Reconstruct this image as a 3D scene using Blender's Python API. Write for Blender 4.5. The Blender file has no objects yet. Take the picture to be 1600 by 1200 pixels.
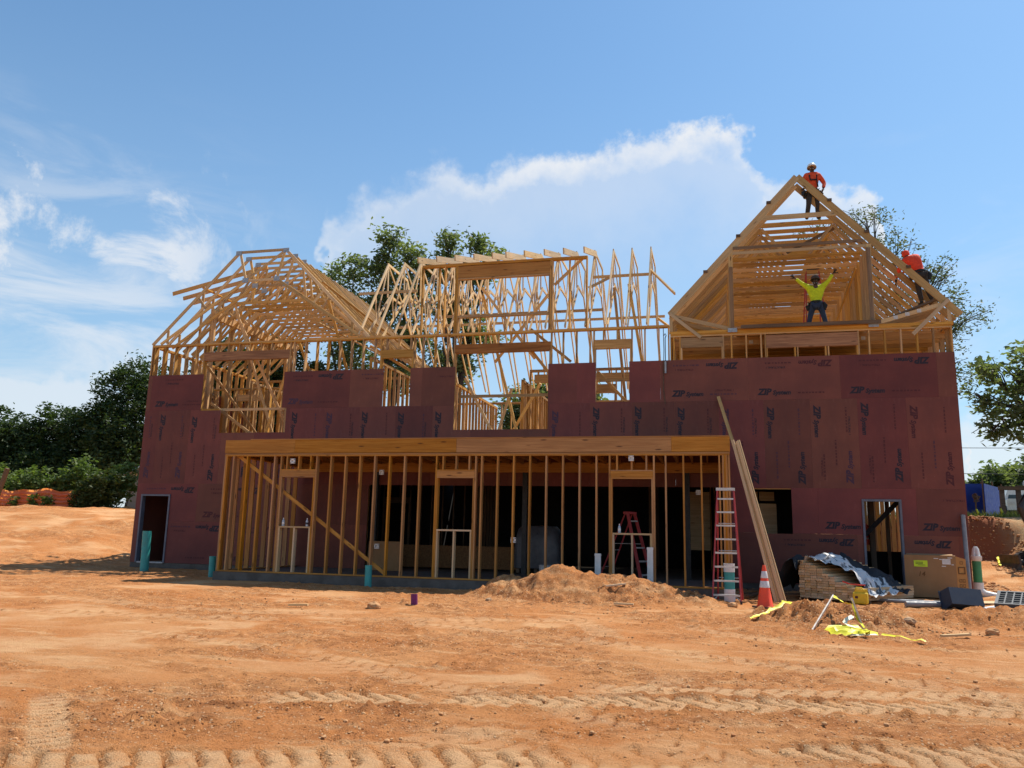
import bpy, bmesh, math, random
import numpy as np
from mathutils import Vector, Matrix
random.seed(7); RNG = np.random.default_rng(7)
S = bpy.context.scene
COL = S.collection
R = math.radians

# ------------------------------------------------------------------ camera
cam_d = bpy.data.cameras.new('camera'); cam = bpy.data.objects.new('camera', cam_d); COL.objects.link(cam)
S.camera = cam
cam_d.sensor_width = 36.0; cam_d.lens = 36.0*1264.956/1600; cam_d.clip_end = 3000; cam_d.clip_start = 0.1
PITCH, ROLL, YAW = 0.18412, 0.02193, -0.24623
CAM = Vector((14.761, -23.379, 1.364))
fw = Vector((math.sin(YAW)*math.cos(PITCH), math.cos(YAW)*math.cos(PITCH), math.sin(PITCH)))
rt = Vector((math.cos(YAW), -math.sin(YAW), 0)); up = rt.cross(fw)
r2 = math.cos(ROLL)*rt + math.sin(ROLL)*up; u2 = -math.sin(ROLL)*rt + math.cos(ROLL)*up
M = Matrix((r2, u2, -fw)).transposed().to_4x4(); M.translation = CAM
cam.matrix_world = M

# ------------------------------------------------------------------ sun and sky
SUN_DIR = Vector((0.80, 1.0, 2.05)).normalized()
SUN_EL = math.asin(SUN_DIR.z); SUN_AZ = math.atan2(SUN_DIR.x, SUN_DIR.y)
sl = bpy.data.lights.new('sun', 'SUN'); sl.energy = 5.0; sl.angle = R(0.53); sl.color = (1.0, 0.93, 0.82)
so = bpy.data.objects.new('sun', sl); COL.objects.link(so)
so.rotation_euler = (-SUN_DIR).to_track_quat('-Z', 'Y').to_euler(); so.location = (10, 20, 60)

class G:
    """small helper to chain shader maths"""
    def __init__(s, nt): s.nt = nt
    def new(s, t, **k):
        n = s.nt.nodes.new(t)
        for a, b in k.items(): setattr(n, a, b)
        return n
    def put(s, sock, v):
        if hasattr(v, 'is_output'): s.nt.links.new(v, sock)
        else: sock.default_value = v
    def m(s, op, a, b=0.0, c=0.0):
        n = s.new('ShaderNodeMath', operation=op)
        s.put(n.inputs[0], a); s.put(n.inputs[1], b); s.put(n.inputs[2], c)
        return n.outputs[0]
    def ss(s, v, a, b, x=0.0, y=1.0):
        n = s.new('ShaderNodeMapRange', interpolation_type='SMOOTHSTEP')
        s.put(n.inputs[0], v); s.put(n.inputs[1], a); s.put(n.inputs[2], b); s.put(n.inputs[3], x); s.put(n.inputs[4], y)
        return n.outputs[0]
    def noise(s, vec, scale, detail=4.0, rough=0.55, dist=0.0):
        n = s.new('ShaderNodeTexNoise'); s.put(n.inputs['Vector'], vec)
        n.inputs['Scale'].default_value = scale; n.inputs['Detail'].default_value = detail
        n.inputs['Roughness'].default_value = rough; n.inputs['Distortion'].default_value = dist
        return n.outputs[0]
    def mix(s, f, a, b, mode='MIX'):
        n = s.new('ShaderNodeMix', data_type='RGBA', blend_type=mode)
        s.put(n.inputs[0], f)
        for sock, v in ((n.inputs[6], a), (n.inputs[7], b)):
            if not hasattr(v, 'is_output') and len(v) == 3: v = (*v, 1)
            s.put(sock, v)
        return n.outputs[2]
    def vmul(s, vec, k):
        n = s.new('ShaderNodeVectorMath', operation='MULTIPLY'); s.put(n.inputs[0], vec); n.inputs[1].default_value = k
        return n.outputs[0]

W = bpy.data.worlds.new('World'); S.world = W; W.use_nodes = True
nt = W.node_tree; nt.nodes.clear(); g = G(nt)
wo = g.new('ShaderNodeOutputWorld'); bg = g.new('ShaderNodeBackground'); bg.inputs[1].default_value = 0.076
sky = g.new('ShaderNodeTexSky', sky_type='NISHITA', sun_disc=False, sun_elevation=SUN_EL, sun_rotation=SUN_AZ)
sky.air_density = 1.1; sky.dust_density = 0.5; sky.ozone_density = 1.6
tc = g.new('ShaderNodeTexCoord'); dirv = tc.outputs['Generated']
sx = g.new('ShaderNodeSeparateXYZ'); nt.links.new(dirv, sx.inputs[0])
az = g.m('MULTIPLY', g.m('ARCTAN2', sx.outputs[0], sx.outputs[1]), 57.29578)
el = g.m('MULTIPLY', g.m('ARCSINE', sx.outputs[2]), 57.29578)
# a long cumulus bank with a ragged bright top
TOP = [(-32, 10), (-28.5, 17.5), (-27.3, 21.6), (-25.4, 23.2), (-22.2, 24.9), (-19.3, 26.2), (-17, 25.6), (-15, 26.2), (-11.6, 26.8), (-9, 26.9),
       (-6.7, 27.6), (-2.9, 28.0), (-.1, 28.2), (2.2, 27.6), (3.3, 26.2), (4.2, 24.9), (5.6, 24.5), (9.2, 23.6), (10.8, 22.4), (11.8, 20), (12.6, 15), (14.5, 10)]
fc = g.new('ShaderNodeFloatCurve')
cv = fc.mapping.curves[0]
A0, A1, E1 = -35.0, 16.0, 32.0
pts = [((a-A0)/(A1-A0), e/E1) for a, e in TOP]
cv.points[0].location = (0, 0); cv.points[1].location = (1, 0)
for p in pts: cv.points.new(*p)
fc.mapping.update()
n1 = g.noise(dirv, 14, 6, .6); n2 = g.noise(dirv, 42, 5, .6); n3 = g.noise(dirv, 5, 4, .55)
azw = g.m('ADD', az, g.m('MULTIPLY', g.m('SUBTRACT', g.noise(dirv, 22, 3), .5), 5.0))
nt.links.new(g.m('DIVIDE', g.m('SUBTRACT', azw, A0), A1-A0), fc.inputs['Value'])
etop = g.m('MULTIPLY', fc.outputs[0], E1)
d = g.m('SUBTRACT', etop, el)
d = g.m('ADD', d, g.m('MULTIPLY', g.m('SUBTRACT', n1, .5), 5.0))
d = g.m('ADD', d, g.m('MULTIPLY', g.m('SUBTRACT', n2, .5), 2.2))
soft = g.ss(az, -27, -6, 3.0, 1.1)
rim = g.m('MULTIPLY', g.ss(g.m('DIVIDE', d, soft), 0, 1.0), g.ss(d, 1.0, 4.8, 1.0, 0.0))
body = g.m('MULTIPLY', g.ss(d, 0, 2.5), g.ss(d, 2.0, 11.0, 0.42, 0.10))
cA = g.m('MAXIMUM', g.m('MULTIPLY', g.m('MULTIPLY', rim, g.ss(n1, .25, .62, .30, .95)), g.ss(az, -27, -8, .85, 1.0)), body)
# thin streaked cloud, strongest to the west of the lot and again elsewhere round the sky
mp = g.new('ShaderNodeMapping'); mp.inputs['Rotation'].default_value = (R(12), R(-22), 0); mp.inputs['Scale'].default_value = (3.2, 3.2, 10.5)
nt.links.new(dirv, mp.inputs['Vector'])
w1 = g.noise(mp.outputs[0], 1.55, 7, .62, .6)
wmask = g.m('MULTIPLY', g.ss(g.m('ABSOLUTE', g.m('ADD', az, 12.0)), 14, 30), g.ss(el, 11, 29, 1.0, 0.0))
wmask = g.m('MULTIPLY', wmask, g.ss(az, 6.0, 20.0, 1.0, .25))
cB = g.m('MULTIPLY', g.ss(w1, g.ss(el, 8, 26, .36, .50), g.ss(el, 8, 26, .62, .72)), g.m('MULTIPLY', wmask, .62))
# low cumulus heads near the skyline
low = g.m('SUBTRACT', g.m('ADD', g.m('MULTIPLY', n3, 22.0), g.m('MULTIPLY', n1, 6.0)), g.m('ADD', el, 5.0))
cC = g.m('MULTIPLY', g.ss(low, 0, 1.6), .62)
puff = g.m('MULTIPLY', g.ss(g.noise(dirv, 8.5, 8, .64, .35), .50, .66), g.m('MULTIPLY', g.ss(az, -30, -39), g.m('MULTIPLY', g.ss(el, 25.5, 21.5), g.ss(el, 4, 8))))
cB = g.m('MAXIMUM', cB, g.m('MULTIPLY', puff, .8))
cl = g.m('MINIMUM', g.m('MAXIMUM', g.m('MAXIMUM', cA, cB), cC), 1.0)
haze_f = g.ss(el, 0.0, 36.0, .55, 0.05)
skyc = g.mix(1.0, sky.outputs[0], (0.98, 1.34, 1.50), 'MULTIPLY')
skyc = g.mix(haze_f, skyc, (4.5, 6.2, 8.0))
final = g.mix(cl, skyc, (8.4, 8.6, 8.9))
nt.links.new(final, bg.inputs[0]); nt.links.new(bg.outputs[0], wo.inputs[0])

vs = S.view_settings
vs.view_transform = 'Standard'; vs.look = 'None'; vs.exposure = 0.44; vs.gamma = 1.0; vs.use_curve_mapping = False

# ------------------------------------------------------------------ materials
def new_mat(name):
    m = bpy.data.materials.new(name); m.use_nodes = True
    n = m.node_tree; n.nodes.clear(); q = G(n)
    o = q.new('ShaderNodeOutputMaterial'); b = q.new('ShaderNodeBsdfPrincipled')
    n.links.new(b.outputs[0], o.inputs[0])
    return m, q, b, o
def plain(name, c, rough=.6, c2=None, scale=8.0, bump=0.0, bscale=40.0, metal=0.0, spec=.4, rand=.0):
    m, q, b, o = new_mat(name)
    t = q.new('ShaderNodeTexCoord').outputs['Object']
    if c2 is None: c2 = tuple(x*.72 for x in c)
    col = q.mix(q.ss(q.noise(t, scale, 5, .6), .3, .72), c, c2)
    if rand:
        oi = q.new('ShaderNodeObjectInfo').outputs['Random']
        k = q.m('ADD', 1-rand, q.m('MULTIPLY', oi, 2*rand))
        hs = q.new('ShaderNodeHueSaturation'); q.put(hs.inputs['Value'], k); q.put(hs.inputs['Color'], col); col = hs.outputs[0]
    q.put(b.inputs['Base Color'], col)
    b.inputs['Metallic'].default_value = metal; b.inputs['Specular IOR Level'].default_value = spec
    q.put(b.inputs['Roughness'], q.ss(q.noise(t, scale*2.3, 3), .2, .8, max(.05, rough-.1), min(1, rough+.12)))
    if bump:
        bn = q.new('ShaderNodeBump'); bn.inputs['Strength'].default_value = 1.0; bn.inputs['Distance'].default_value = bump
        q.put(bn.inputs['Height'], q.noise(t, bscale, 4, .6)); q.nt.links.new(bn.outputs[0], b.inputs['Normal'])
    return m
def wood_mat(name, light, dark, rand=.22, weather=None):
    """sawn lumber, grain along the local X axis"""
    m, q, b, o = new_mat(name)
    t = q.new('ShaderNodeTexCoord').outputs['Object']
    oi = q.new('ShaderNodeObjectInfo').outputs['Random']
    off = q.new('ShaderNodeCombineXYZ'); q.put(off.inputs[0], q.m('MULTIPLY', oi, 37.0)); q.put(off.inputs[1], q.m('MULTIPLY', oi, 11.0)); q.put(off.inputs[2], q.m('MULTIPLY', oi, 23.0))
    ad = q.new('ShaderNodeVectorMath', operation='ADD'); q.put(ad.inputs[0], t); q.put(ad.inputs[1], off.outputs[0])
    v = ad.outputs[0]
    grain = q.noise(q.vmul(v, (1.3, 34, 34)), 1.0, 4, .6, .5)
    broad = q.noise(q.vmul(v, (.45, 5, 5)), 1.0, 3, .5)
    col = q.mix(q.ss(grain, .34, .70), light, dark)
    col = q.mix(q.ss(broad, .42, .72, 0, .55), col, tuple(x*.74 for x in dark))
    vo = q.new('ShaderNodeTexVoronoi'); q.put(vo.inputs['Vector'], q.vmul(v, (1.5, 7, 7))); vo.inputs['Scale'].default_value = 1.0
    col = q.mix(q.ss(vo.outputs['Distance'], .05, .17, .85, 0), col, (.09, .035, .014))
    hs = q.new('ShaderNodeHueSaturation'); q.put(hs.inputs['Color'], col)
    q.put(hs.inputs['Value'], q.m('ADD', 1-rand, q.m('MULTIPLY', oi, 2*rand)))
    q.put(hs.inputs['Saturation'], q.m('ADD', .86, q.m('MULTIPLY', q.m('FRACT', q.m('MULTIPLY', oi, 7.31)), .28)))
    col = hs.outputs[0]
    if weather:
        f = q.m('MULTIPLY', q.ss(q.m('FRACT', q.m('MULTIPLY', oi, 3.77)), .45, .95), weather)
        col = q.mix(f, col, (.36, .29, .21))
    q.put(b.inputs['Base Color'], col); b.inputs['Roughness'].default_value = .72; b.inputs['Specular IOR Level'].default_value = .25
    bn = q.new('ShaderNodeBump'); bn.inputs['Distance'].default_value = .002; q.put(bn.inputs['Height'], grain); q.nt.links.new(bn.outputs[0], b.inputs['Normal'])
    return m

MAT = {}
MAT['wood'] = wood_mat('framing lumber', (.56, .325, .120), (.39, .200, .066), rand=.30)
MAT['truss'] = wood_mat('truss lumber', (.67, .44, .195), (.53, .32, .13), rand=.28, weather=.3)
MAT['truss_pale'] = wood_mat('pale truss lumber', (.74, .53, .29), (.62, .41, .20), weather=.3)
MAT['unlit_black'] = plain('black unlit interior', (.012, .012, .014), .8)  # near black puts the darkness of the unlit rooms into the colour
MAT['wood_orange'] = wood_mat('porch lumber', (.50, .25, .075), (.37, .165, .045), rand=.16)
MAT['lvl'] = wood_mat('laminated header lumber', (.40, .18, .065), (.22, .085, .03), rand=.1)
MAT['pale'] = wood_mat('pale new board', (.62, .45, .26), (.50, .34, .18), rand=.15)
MAT['postwood'] = wood_mat('aged post lumber', (.30, .19, .11), (.20, .12, .065), rand=.1)
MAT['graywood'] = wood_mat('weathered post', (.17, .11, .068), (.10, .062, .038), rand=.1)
MAT['osb'] = plain('osb panel', (.26, .13, .05), .8, (.15, .07, .025), 22, .002, 60)
MAT['ply'] = plain('plywood deck', (.45, .29, .14), .8, (.33, .20, .09), 3)
MAT['concrete'] = plain('concrete slab', (.13, .115, .10), .9, (.085, .07, .06), 3, .004, 40)
MAT['steel'] = plain('galvanised plate', (.42, .42, .43), .5, (.3, .3, .31), 12, metal=.6)
MAT['doorframe'] = plain('primed steel door frame', (.15, .16, .20), .5, (.11, .12, .15), 5)
MAT['black'] = plain('black plastic', (.018, .018, .02), .5, (.03, .03, .032), 9)
MAT['white'] = plain('white plastic', (.74, .74, .72), .4, (.62, .61, .58), 6)
MAT['ink'] = plain('black print', (.020, .014, .022), .7, (.035, .022, .035), 14)
MAT['ink_blue'] = plain('faded blue print', (.052, .026, .055), .7, (.085, .032, .045), 9)
MAT['ink_red'] = plain('dark red print', (.060, .012, .015), .7, (.10, .025, .028), 11)
# sheathing panels
m, q, b, o = new_mat('maroon sheathing'); MAT['zip'] = m
t = q.new('ShaderNodeTexCoord').outputs['Object']; oi = q.new('ShaderNodeObjectInfo').outputs['Random']
col = q.mix(q.ss(q.noise(t, 1.1, 5, .6), .3, .7), (.188, .056, .039), (.142, .043, .033))
col = q.mix(q.ss(q.noise(q.vmul(t, (1, 1, .25)), 9, 4, .7), .55, .85, 0, .4), col, (.27, .105, .08))
col = q.mix(q.ss(q.noise(t, 17, 4, .75), .67, .76, 0, .55), col, (.36, .25, .21))
hs = q.new('ShaderNodeHueSaturation'); q.put(hs.inputs['Color'], col); q.put(hs.inputs['Value'], q.m('ADD', .86, q.m('MULTIPLY', oi, .28)))
q.put(hs.inputs['Hue'], q.m('ADD', .488, q.m('MULTIPLY', q.m('FRACT', q.m('MULTIPLY', oi, 5.1)), .02)))
q.put(b.inputs['Base Color'], hs.outputs[0]); b.inputs['Roughness'].default_value = .62; b.inputs['Specular IOR Level'].default_value = .3
bn = q.new('ShaderNodeBump'); bn.inputs['Distance'].default_value = .0015; q.put(bn.inputs['Height'], q.noise(t, 90, 3)); q.nt.links.new(bn.outputs[0], b.inputs['Normal'])

# ------------------------------------------------------------------ object helpers
LOC = {}                                    # world matrices of parents (none is rotated unless noted)
def link(o, parent=None, mw=None):
    COL.objects.link(o)
    mw = mw if mw is not None else Matrix.Identity(4)
    if parent is not None:
        o.parent = parent; o.matrix_basis = LOC[parent.name].inverted() @ mw
    else: o.matrix_basis = mw
    LOC[o.name] = mw
    return o
def tag(o, label=None, cat=None, group=None, kind=None):
    if label: o['label'] = label
    if cat: o['category'] = cat
    if group: o['group'] = group
    if kind: o['kind'] = kind
    return o
def thing(name, loc, label, cat, group=None, rz=0.0, parent=None):
    o = bpy.data.objects.new(name, None); o.empty_display_size = .2
    link(o, parent, Matrix.Translation(Vector(loc)) @ Matrix.Rotation(rz, 4, 'Z'))
    return tag(o, label, cat, group)
def part_empty(name, parent, loc=None):
    o = bpy.data.objects.new(name, None); o.empty_display_size = .1
    return link(o, parent, Matrix.Translation(Vector(loc)) if loc is not None else LOC[parent.name].copy())
def add_mesh(name, me, parent=None, mw=None):
    return link(bpy.data.objects.new(name, me), parent, mw)
def mesh_from(name, vs_, fs, mat, smooth=False, slots=None, fmat=None):
    me = bpy.data.meshes.new(name); me.from_pydata([tuple(v) for v in vs_], [], fs)
    for mm in (slots or [mat]): me.materials.append(mm)
    if fmat: me.polygons.foreach_set('material_index', fmat)
    if smooth: me.polygons.foreach_set('use_smooth', [True]*len(me.polygons))
    me.update(); return me
_BOX = {}
def box_me(lx, ly, lz, mat):
    k = (round(lx, 3), round(ly, 4), round(lz, 4), mat.name)
    if k not in _BOX:
        x, y, z = k[0]/2, k[1]/2, k[2]/2
        v = [(-x,-y,-z),(x,-y,-z),(x,y,-z),(-x,y,-z),(-x,-y,z),(x,-y,z),(x,y,z),(-x,y,z)]
        f = [(0,3,2,1),(4,5,6,7),(0,1,5,4),(1,2,6,5),(2,3,7,6),(3,0,4,7)]
        _BOX[k] = mesh_from('bar', v, f, mat)
    return _BOX[k]
def member(name, a, b_, N, tn, tp, mat, parent):
    """a straight bar from a to b_; tn thick along N, tp the other way"""
    a, b_, N = Vector(a), Vector(b_), Vector(N)
    dv = b_-a; L = dv.length; X = dv/L
    Y = (N - X*N.dot(X)).normalized(); Z = X.cross(Y)
    mw = Matrix((X, Y, Z)).transposed().to_4x4(); mw.translation = (a+b_)/2
    return add_mesh(name, box_me(L, tn, tp, mat), parent, mw)
def slab(name, x0, x1, y0, y1, z0, z1, mat, parent=None):
    mw = Matrix.Translation(((x0+x1)/2, (y0+y1)/2, (z0+z1)/2))
    return add_mesh(name, box_me(x1-x0, y1-y0, z1-z0, mat), parent, mw)
class MB:
    """mesh builder: several shapes that form ONE piece"""
    def __init__(s): s.v = []; s.f = []; s.fm = []
    def add(s, v, f, mi=0):
        o = len(s.v); s.v += [tuple(x) for x in v]; s.f += [tuple(i+o for i in q_) for q_ in f]; s.fm += [mi]*len(f)
    def box(s, c, d, mi=0, rot=None):
        x, y, z = d[0]/2, d[1]/2, d[2]/2
        v = [Vector(p) for p in [(-x,-y,-z),(x,-y,-z),(x,y,-z),(-x,y,-z),(-x,-y,z),(x,-y,z),(x,y,z),(-x,y,z)]]
        if rot is not None: v = [rot @ p for p in v]
        s.add([p+Vector(c) for p in v], [(0,3,2,1),(4,5,6,7),(0,1,5,4),(1,2,6,5),(2,3,7,6),(3,0,4,7)], mi)
    def tube(s, pts_, rad, n=8, mi=0, cap=True):
        pts_ = [Vector(p) for p in pts_]; k = len(pts_)
        rad = rad if hasattr(rad, '__len__') else [rad]*k
        o = []; ref = Vector((0, 0, 1))
        for i in range(k):
            dv = (pts_[min(i+1, k-1)]-pts_[max(i-1, 0)]).normalized()
            rf = ref if abs(dv.dot(ref)) < .95 else Vector((1, 0, 0))
            u = dv.cross(rf).normalized(); w = dv.cross(u)
            o += [pts_[i] + (u*math.cos(2*math.pi*j/n)+w*math.sin(2*math.pi*j/n))*rad[i] for j in range(n)]
        f = [(i*n+j, i*n+(j+1)%n, (i+1)*n+(j+1)%n, (i+1)*n+j) for i in range(k-1) for j in range(n)]
        if cap: f += [tuple(range(n-1, -1, -1)), tuple(range((k-1)*n, k*n))]
        s.add(o, f, mi)
    def lathe(s, prof, n=20, c=(0, 0, 0), mi=0):
        k = len(prof); cx, cy, cz = c
        v = [(cx+r_*math.cos(2*math.pi*j/n), cy+r_*math.sin(2*math.pi*j/n), cz+z) for r_, z in prof for j in range(n)]
        s.add(v, [(i*n+j, i*n+(j+1)%n, (i+1)*n+(j+1)%n, (i+1)*n+j) for i in range(k-1) for j in range(n)], mi)
    def prism(s, poly, h0, h1, axis='y', mi=0):
        n = len(poly)
        def P(a, b_, h): return (a, h, b_) if axis == 'y' else ((h, a, b_) if axis == 'x' else (a, b_, h))
        v = [P(a, b_, h0) for a, b_ in poly] + [P(a, b_, h1) for a, b_ in poly]
        s.add(v, [tuple(range(n)), tuple(range(2*n-1, n-1, -1))] + [(i, i+n, (i+1) % n+n, (i+1) % n) for i in range(n)], mi)
    def build(s, name, mat, parent=None, mw=None, smooth=False):
        mats = mat if isinstance(mat, list) else [mat]
        me = mesh_from(name, s.v, s.f, None, smooth, mats, s.fm)
        bm = bmesh.new(); bm.from_mesh(me); bmesh.ops.recalc_face_normals(bm, faces=bm.faces); bm.to_mesh(me); bm.free()
        if smooth: me.set_sharp_from_angle(angle=R(42))
        if mw is None and parent is not None: mw = LOC[parent.name].copy()
        return add_mesh(name, me, parent, mw)

def text_mesh(parts, mat):
    """flat lettering; parts = [(text, size, x, y, bolden)]"""
    dg = None; vv = []; ff = []
    for body_, size, x, y, bold in parts:
        cu = bpy.data.curves.new('lettering', 'FONT'); cu.body = body_; cu.size = size; cu.offset = bold; cu.shear = .22; cu.resolution_u = 2
        ob = bpy.data.objects.new('lettering', cu); COL.objects.link(ob)
        dg = bpy.context.evaluated_depsgraph_get(); me = bpy.data.meshes.new_from_object(ob.evaluated_get(dg))
        o_ = len(vv); vv += [(v.co.x+x, v.co.y+y, 0) for v in me.vertices]; ff += [tuple(i+o_ for i in p.vertices) for p in me.polygons]
        bpy.data.objects.remove(ob); bpy.data.curves.remove(cu); bpy.data.meshes.remove(me)
    return mesh_from('lettering', vv, ff, mat)

# ------------------------------------------------------------------ the ground
def smooth(t): t = np.clip(t, 0, 1); return t*t*(3-2*t)
def vnoise(x, y, s, seed):
    x = x/s + seed*17.31; y = y/s + seed*5.77
    xi = np.floor(x).astype(np.int64); yi = np.floor(y).astype(np.int64)
    fx = x-xi; fy = y-yi; fx = fx*fx*(3-2*fx); fy = fy*fy*(3-2*fy)
    def h(a, b_):
        n = (a*374761393 + b_*668265263 + seed*1442695041) & 0x7fffffff
        n = ((n ^ (n >> 13))*1274126177) & 0x7fffffff
        return ((n ^ (n >> 16)) & 0xffff)/65535.0
    return (h(xi, yi)*(1-fx)+h(xi+1, yi)*fx)*(1-fy) + (h(xi, yi+1)*(1-fx)+h(xi+1, yi+1)*fx)*fy - .5
def mounds(x, y):
    z = 0*x
    for cx, cy, h, sx_, sy_ in [(11.35, -5.7, .60, .75, .75), (10.15, -5.5, .34, .5, .6), (12.5, -5.7, .44, .8, .8), (13.5, -5.7, .30, .7, .8), (14.4, -5.9, .08, .6, .7),
                                (16.8, -8.5, .27, .72, .6), (17.6, -8.3, .15, .5, .5), (16.0, -8.0, .15, .6, .6), (19.3, -7.6, .25, 1.1, .6), (20.6, -7.2, .34, .8, .8),
                                (21.3, -5.0, .25, .8, 1.2), (9.75, -8.75, .07, .3, .22), (9.0, -8.7, .04, .4, .3), (10.9, -13.2, .04, .4, .2), (10.6, -12.0, .06, .3, .15)]:
        z = z + h*np.exp(-((x-cx)/sx_)**2-((y-cy)/sy_)**2)
    return z
def terrain(x, y):
    x = np.asarray(x, float); y = np.asarray(y, float)
    dd = (x-14.76)*-.243+(y+23.4)*.97
    z = .05 + np.minimum(0, y+5)*.0139
    left = smooth((-4.4-x)/4.5)*(2.15*smooth((dd-26)/15.5)+.02*np.maximum(0, dd-42))
    t = smooth((x-24.0)/1.6)
    face = (1-t)*(1.55*smooth((y-8.2)/.7)+.75*smooth((y+1)/8)) + t*2.35*smooth((y-2.5)/8.0)
    right = smooth((x-21.25)/.5)*(face + .03*np.maximum(0, y-11))
    back = 2.0*smooth((y-16)/8)
    return z + np.maximum(np.maximum(left, right), back) + mounds(x, y)
def gz(x, y): return float(terrain(x, y))
TRACKS = [  # polyline, width, lug period, lug slant, depth
    ([(10.6, -16.55), (13.0, -16.0), (15.0, -15.5), (17.9, -14.8)], .46, .19, .8, .055),
    ([(9.0, -19.45), (12.0, -18.25), (14.5, -17.4), (18.5, -16.0)], .50, .20, .35, .058),
    ([(12.6, -15.3), (14.8, -14.95), (17.8, -14.2)], .42, .20, -.8, .014),
    ([(8.9, -16.95), (9.5, -17.55), (10.2, -18.3), (10.6, -18.75)], .28, .13, .12, .026),
    ([(6.5, -13.2), (10.0, -14.2), (14.0, -16.6), (16.0, -18.5)], .40, .22, .7, .009),
    ([(8.0, -10.6), (12.2, -11.6), (16.4, -13.6), (19.5, -15.5)], .45, .24, .7, .008),
    ([(14.0, -9.6), (16.5, -11.6), (18.4, -13.6)], .40, .22, -.7, .012),
    ([(4.0, -7.3), (6.0, -7.2), (7.4, -7.5), (8.2, -8.4)], .40, .20, .6, .018),
    ([(-6.0, -8.5), (0.0, -9.5), (6.0, -10.4), (11.5, -10.8)], .5, .26, .6, .010),
    ([(12.0, -18.6), (13.0, -16.9), (14.5, -14.0)], .36, .2, .5, .012),
    ([(12.4, -16.9), (13.4, -17.6), (14.6, -18.9)], .5, .22, .3, .022), ([(12.0, -9.0), (12.8, -10.2), (13.3, -11.6)], .45, .2, .2, .018), ([(15.6, -13.0), (17.4, -14.6), (18.6, -16.4)], .42, .24, .5, .016), ([(2.0, -12.0), (8.0, -11.4), (13.0, -9.4)], .5, .26, .4, .010)]
def tracks(x, y):
    h = 0*x; wear = 0*x; groove = 0*x
    for kt, (pl, w, per, sl_, dep_) in enumerate(TRACKS):
        best = np.full(x.shape, 9.0); ss_ = 0*x; tt = 0*x; acc = 0.0
        for (ax, ay), (bx, by) in zip(pl[:-1], pl[1:]):
            L = math.hypot(bx-ax, by-ay); ux, uy = (bx-ax)/L, (by-ay)/L
            s = np.clip((x-ax)*ux+(y-ay)*uy, 0, L); px, py = ax+ux*s, ay+uy*s
            dist = np.hypot(x-px, y-py); side = (x-ax)*-uy+(y-ay)*ux
            k = dist < best
            best = np.where(k, dist, best); ss_ = np.where(k, acc+s, ss_); tt = np.where(k, side, tt); acc += L
        mask = smooth((w/2+.02-best)/.035)
        mask = mask*(smooth((vnoise(x, y, .8, 31)+.5-.10)/.25) if kt > 1 else 1-.8*smooth((vnoise(x, y, .6, 31)-.16)/.15))
        ends = smooth(ss_/.5)*smooth((acc-ss_)/.5); mask = mask*ends
        ph = ((ss_ + sl_*np.abs(tt) + .035*vnoise(x, y, .3, 8))/per) % 1.0
        lug = smooth(np.abs(ph-.5)*13-.8)            # 1 on the raised pads, 0 in the grooves
        berm = np.exp(-((best-w/2-.06)/.06)**2)*ends
        h = h + mask*(.15*dep_ + dep_*(lug-1)*1.25) + berm*dep_*.9*(.5+vnoise(x, y, .12, 77))
        wear = np.maximum(wear, mask*lug*(1 if kt < 4 else .55)); groove = np.maximum(groove, mask*(1-lug))
    return h, wear, groove
def grade(lo, hi, segs):
    out = [lo]
    for lim, st in segs:
        n = max(1, int(round((lim-out[-1])/st))); a = out[-1]
        out += [a+(lim-a)*(i+1)/n for i in range(n)]
    return np.array(out)
def growth(a, b_, st, k):
    out = []; x = a
    while x < b_: st *= k; x += st; out.append(x)
    return np.array(out)
gx = grade(-12, 26, [(0, .13), (7.5, .07), (20.5, .036), (26, .08)])
gx = np.concatenate([-12-growth(0, 1500, .13, 1.14)[::-1], gx, 26+growth(0, 1500, .1, 1.14)])
gy = grade(-21, 14, [(-14, .028), (-9, .042), (-4, .055), (0, .12), (14, .22)])
gy = np.concatenate([-21-growth(0, 300, .05, 1.3)[::-1], gy, 14+growth(0, 2200, .22, 1.12)])
X, Y = np.meshgrid(gx, gy)
fade = smooth((70-np.hypot(X-10, Y))/40)
Zt = terrain(X, Y)
rough = 1 + 1.9*smooth(mounds(X, Y)/.12) + 1.6*smooth((X-21.3)/.8)*smooth((Y+1)/3) + .9*smooth((-5-X)/4)
tr, wear, groove = tracks(X, Y)
streak = np.exp(-((Y+17.05-.16*(X-9.7)-.25*vnoise(X, Y, .9, 51))/.13)**2)*smooth((X-9.4)/.5)*smooth((12.4-X)/.8)+.8*np.exp(-(((X-10.9)/.9)**2+((Y+17.6)/.35)**2))
n_ = .035*vnoise(X, Y, 2.3, 1) + .012*vnoise(X, Y, .7, 2)
fine = .012*vnoise(X, Y, .26, 3) + .026*vnoise(X*.8, Y*1.2, .12, 4) + .026*vnoise(X*.8, Y*1.2, .065, 5)
patch = smooth((vnoise(X*.8, Y, 1.6, 12)+.7*vnoise(X*.7, Y, .5, 13)+.34)/.55)
patch = np.clip(patch+streak+1.1*groove, 0, 1.6)        # broken / compacted ground; groove term also puts the tread's shade into colour
mnd = smooth(mounds(X, Y)/.10)
clod = np.maximum(0, vnoise(X, Y, .13, 21)-.22)*.16 + mnd*(np.maximum(0, vnoise(X*.7, Y, .30, 22)-.05)*.09 + .03*vnoise(X, Y, .16, 23) + .03*vnoise(X, Y, .09, 24))
patch = np.clip(patch+.9*mnd, 0, 1.6)
n_ = n_ + smooth((-3.5-X)/3)*(.12*vnoise(X, Y, 1.3, 71)+.10*vnoise(X*.6, Y, .5, 72)+.06*vnoise(X, Y, .3, 73))
Zt = Zt + fade*(n_ + np.minimum(rough, 2.2)*fine*(.40+1.0*patch)*(1-.75*wear) + clod*patch*np.minimum(rough, 1.5)*(1-.75*wear) + tr)
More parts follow.
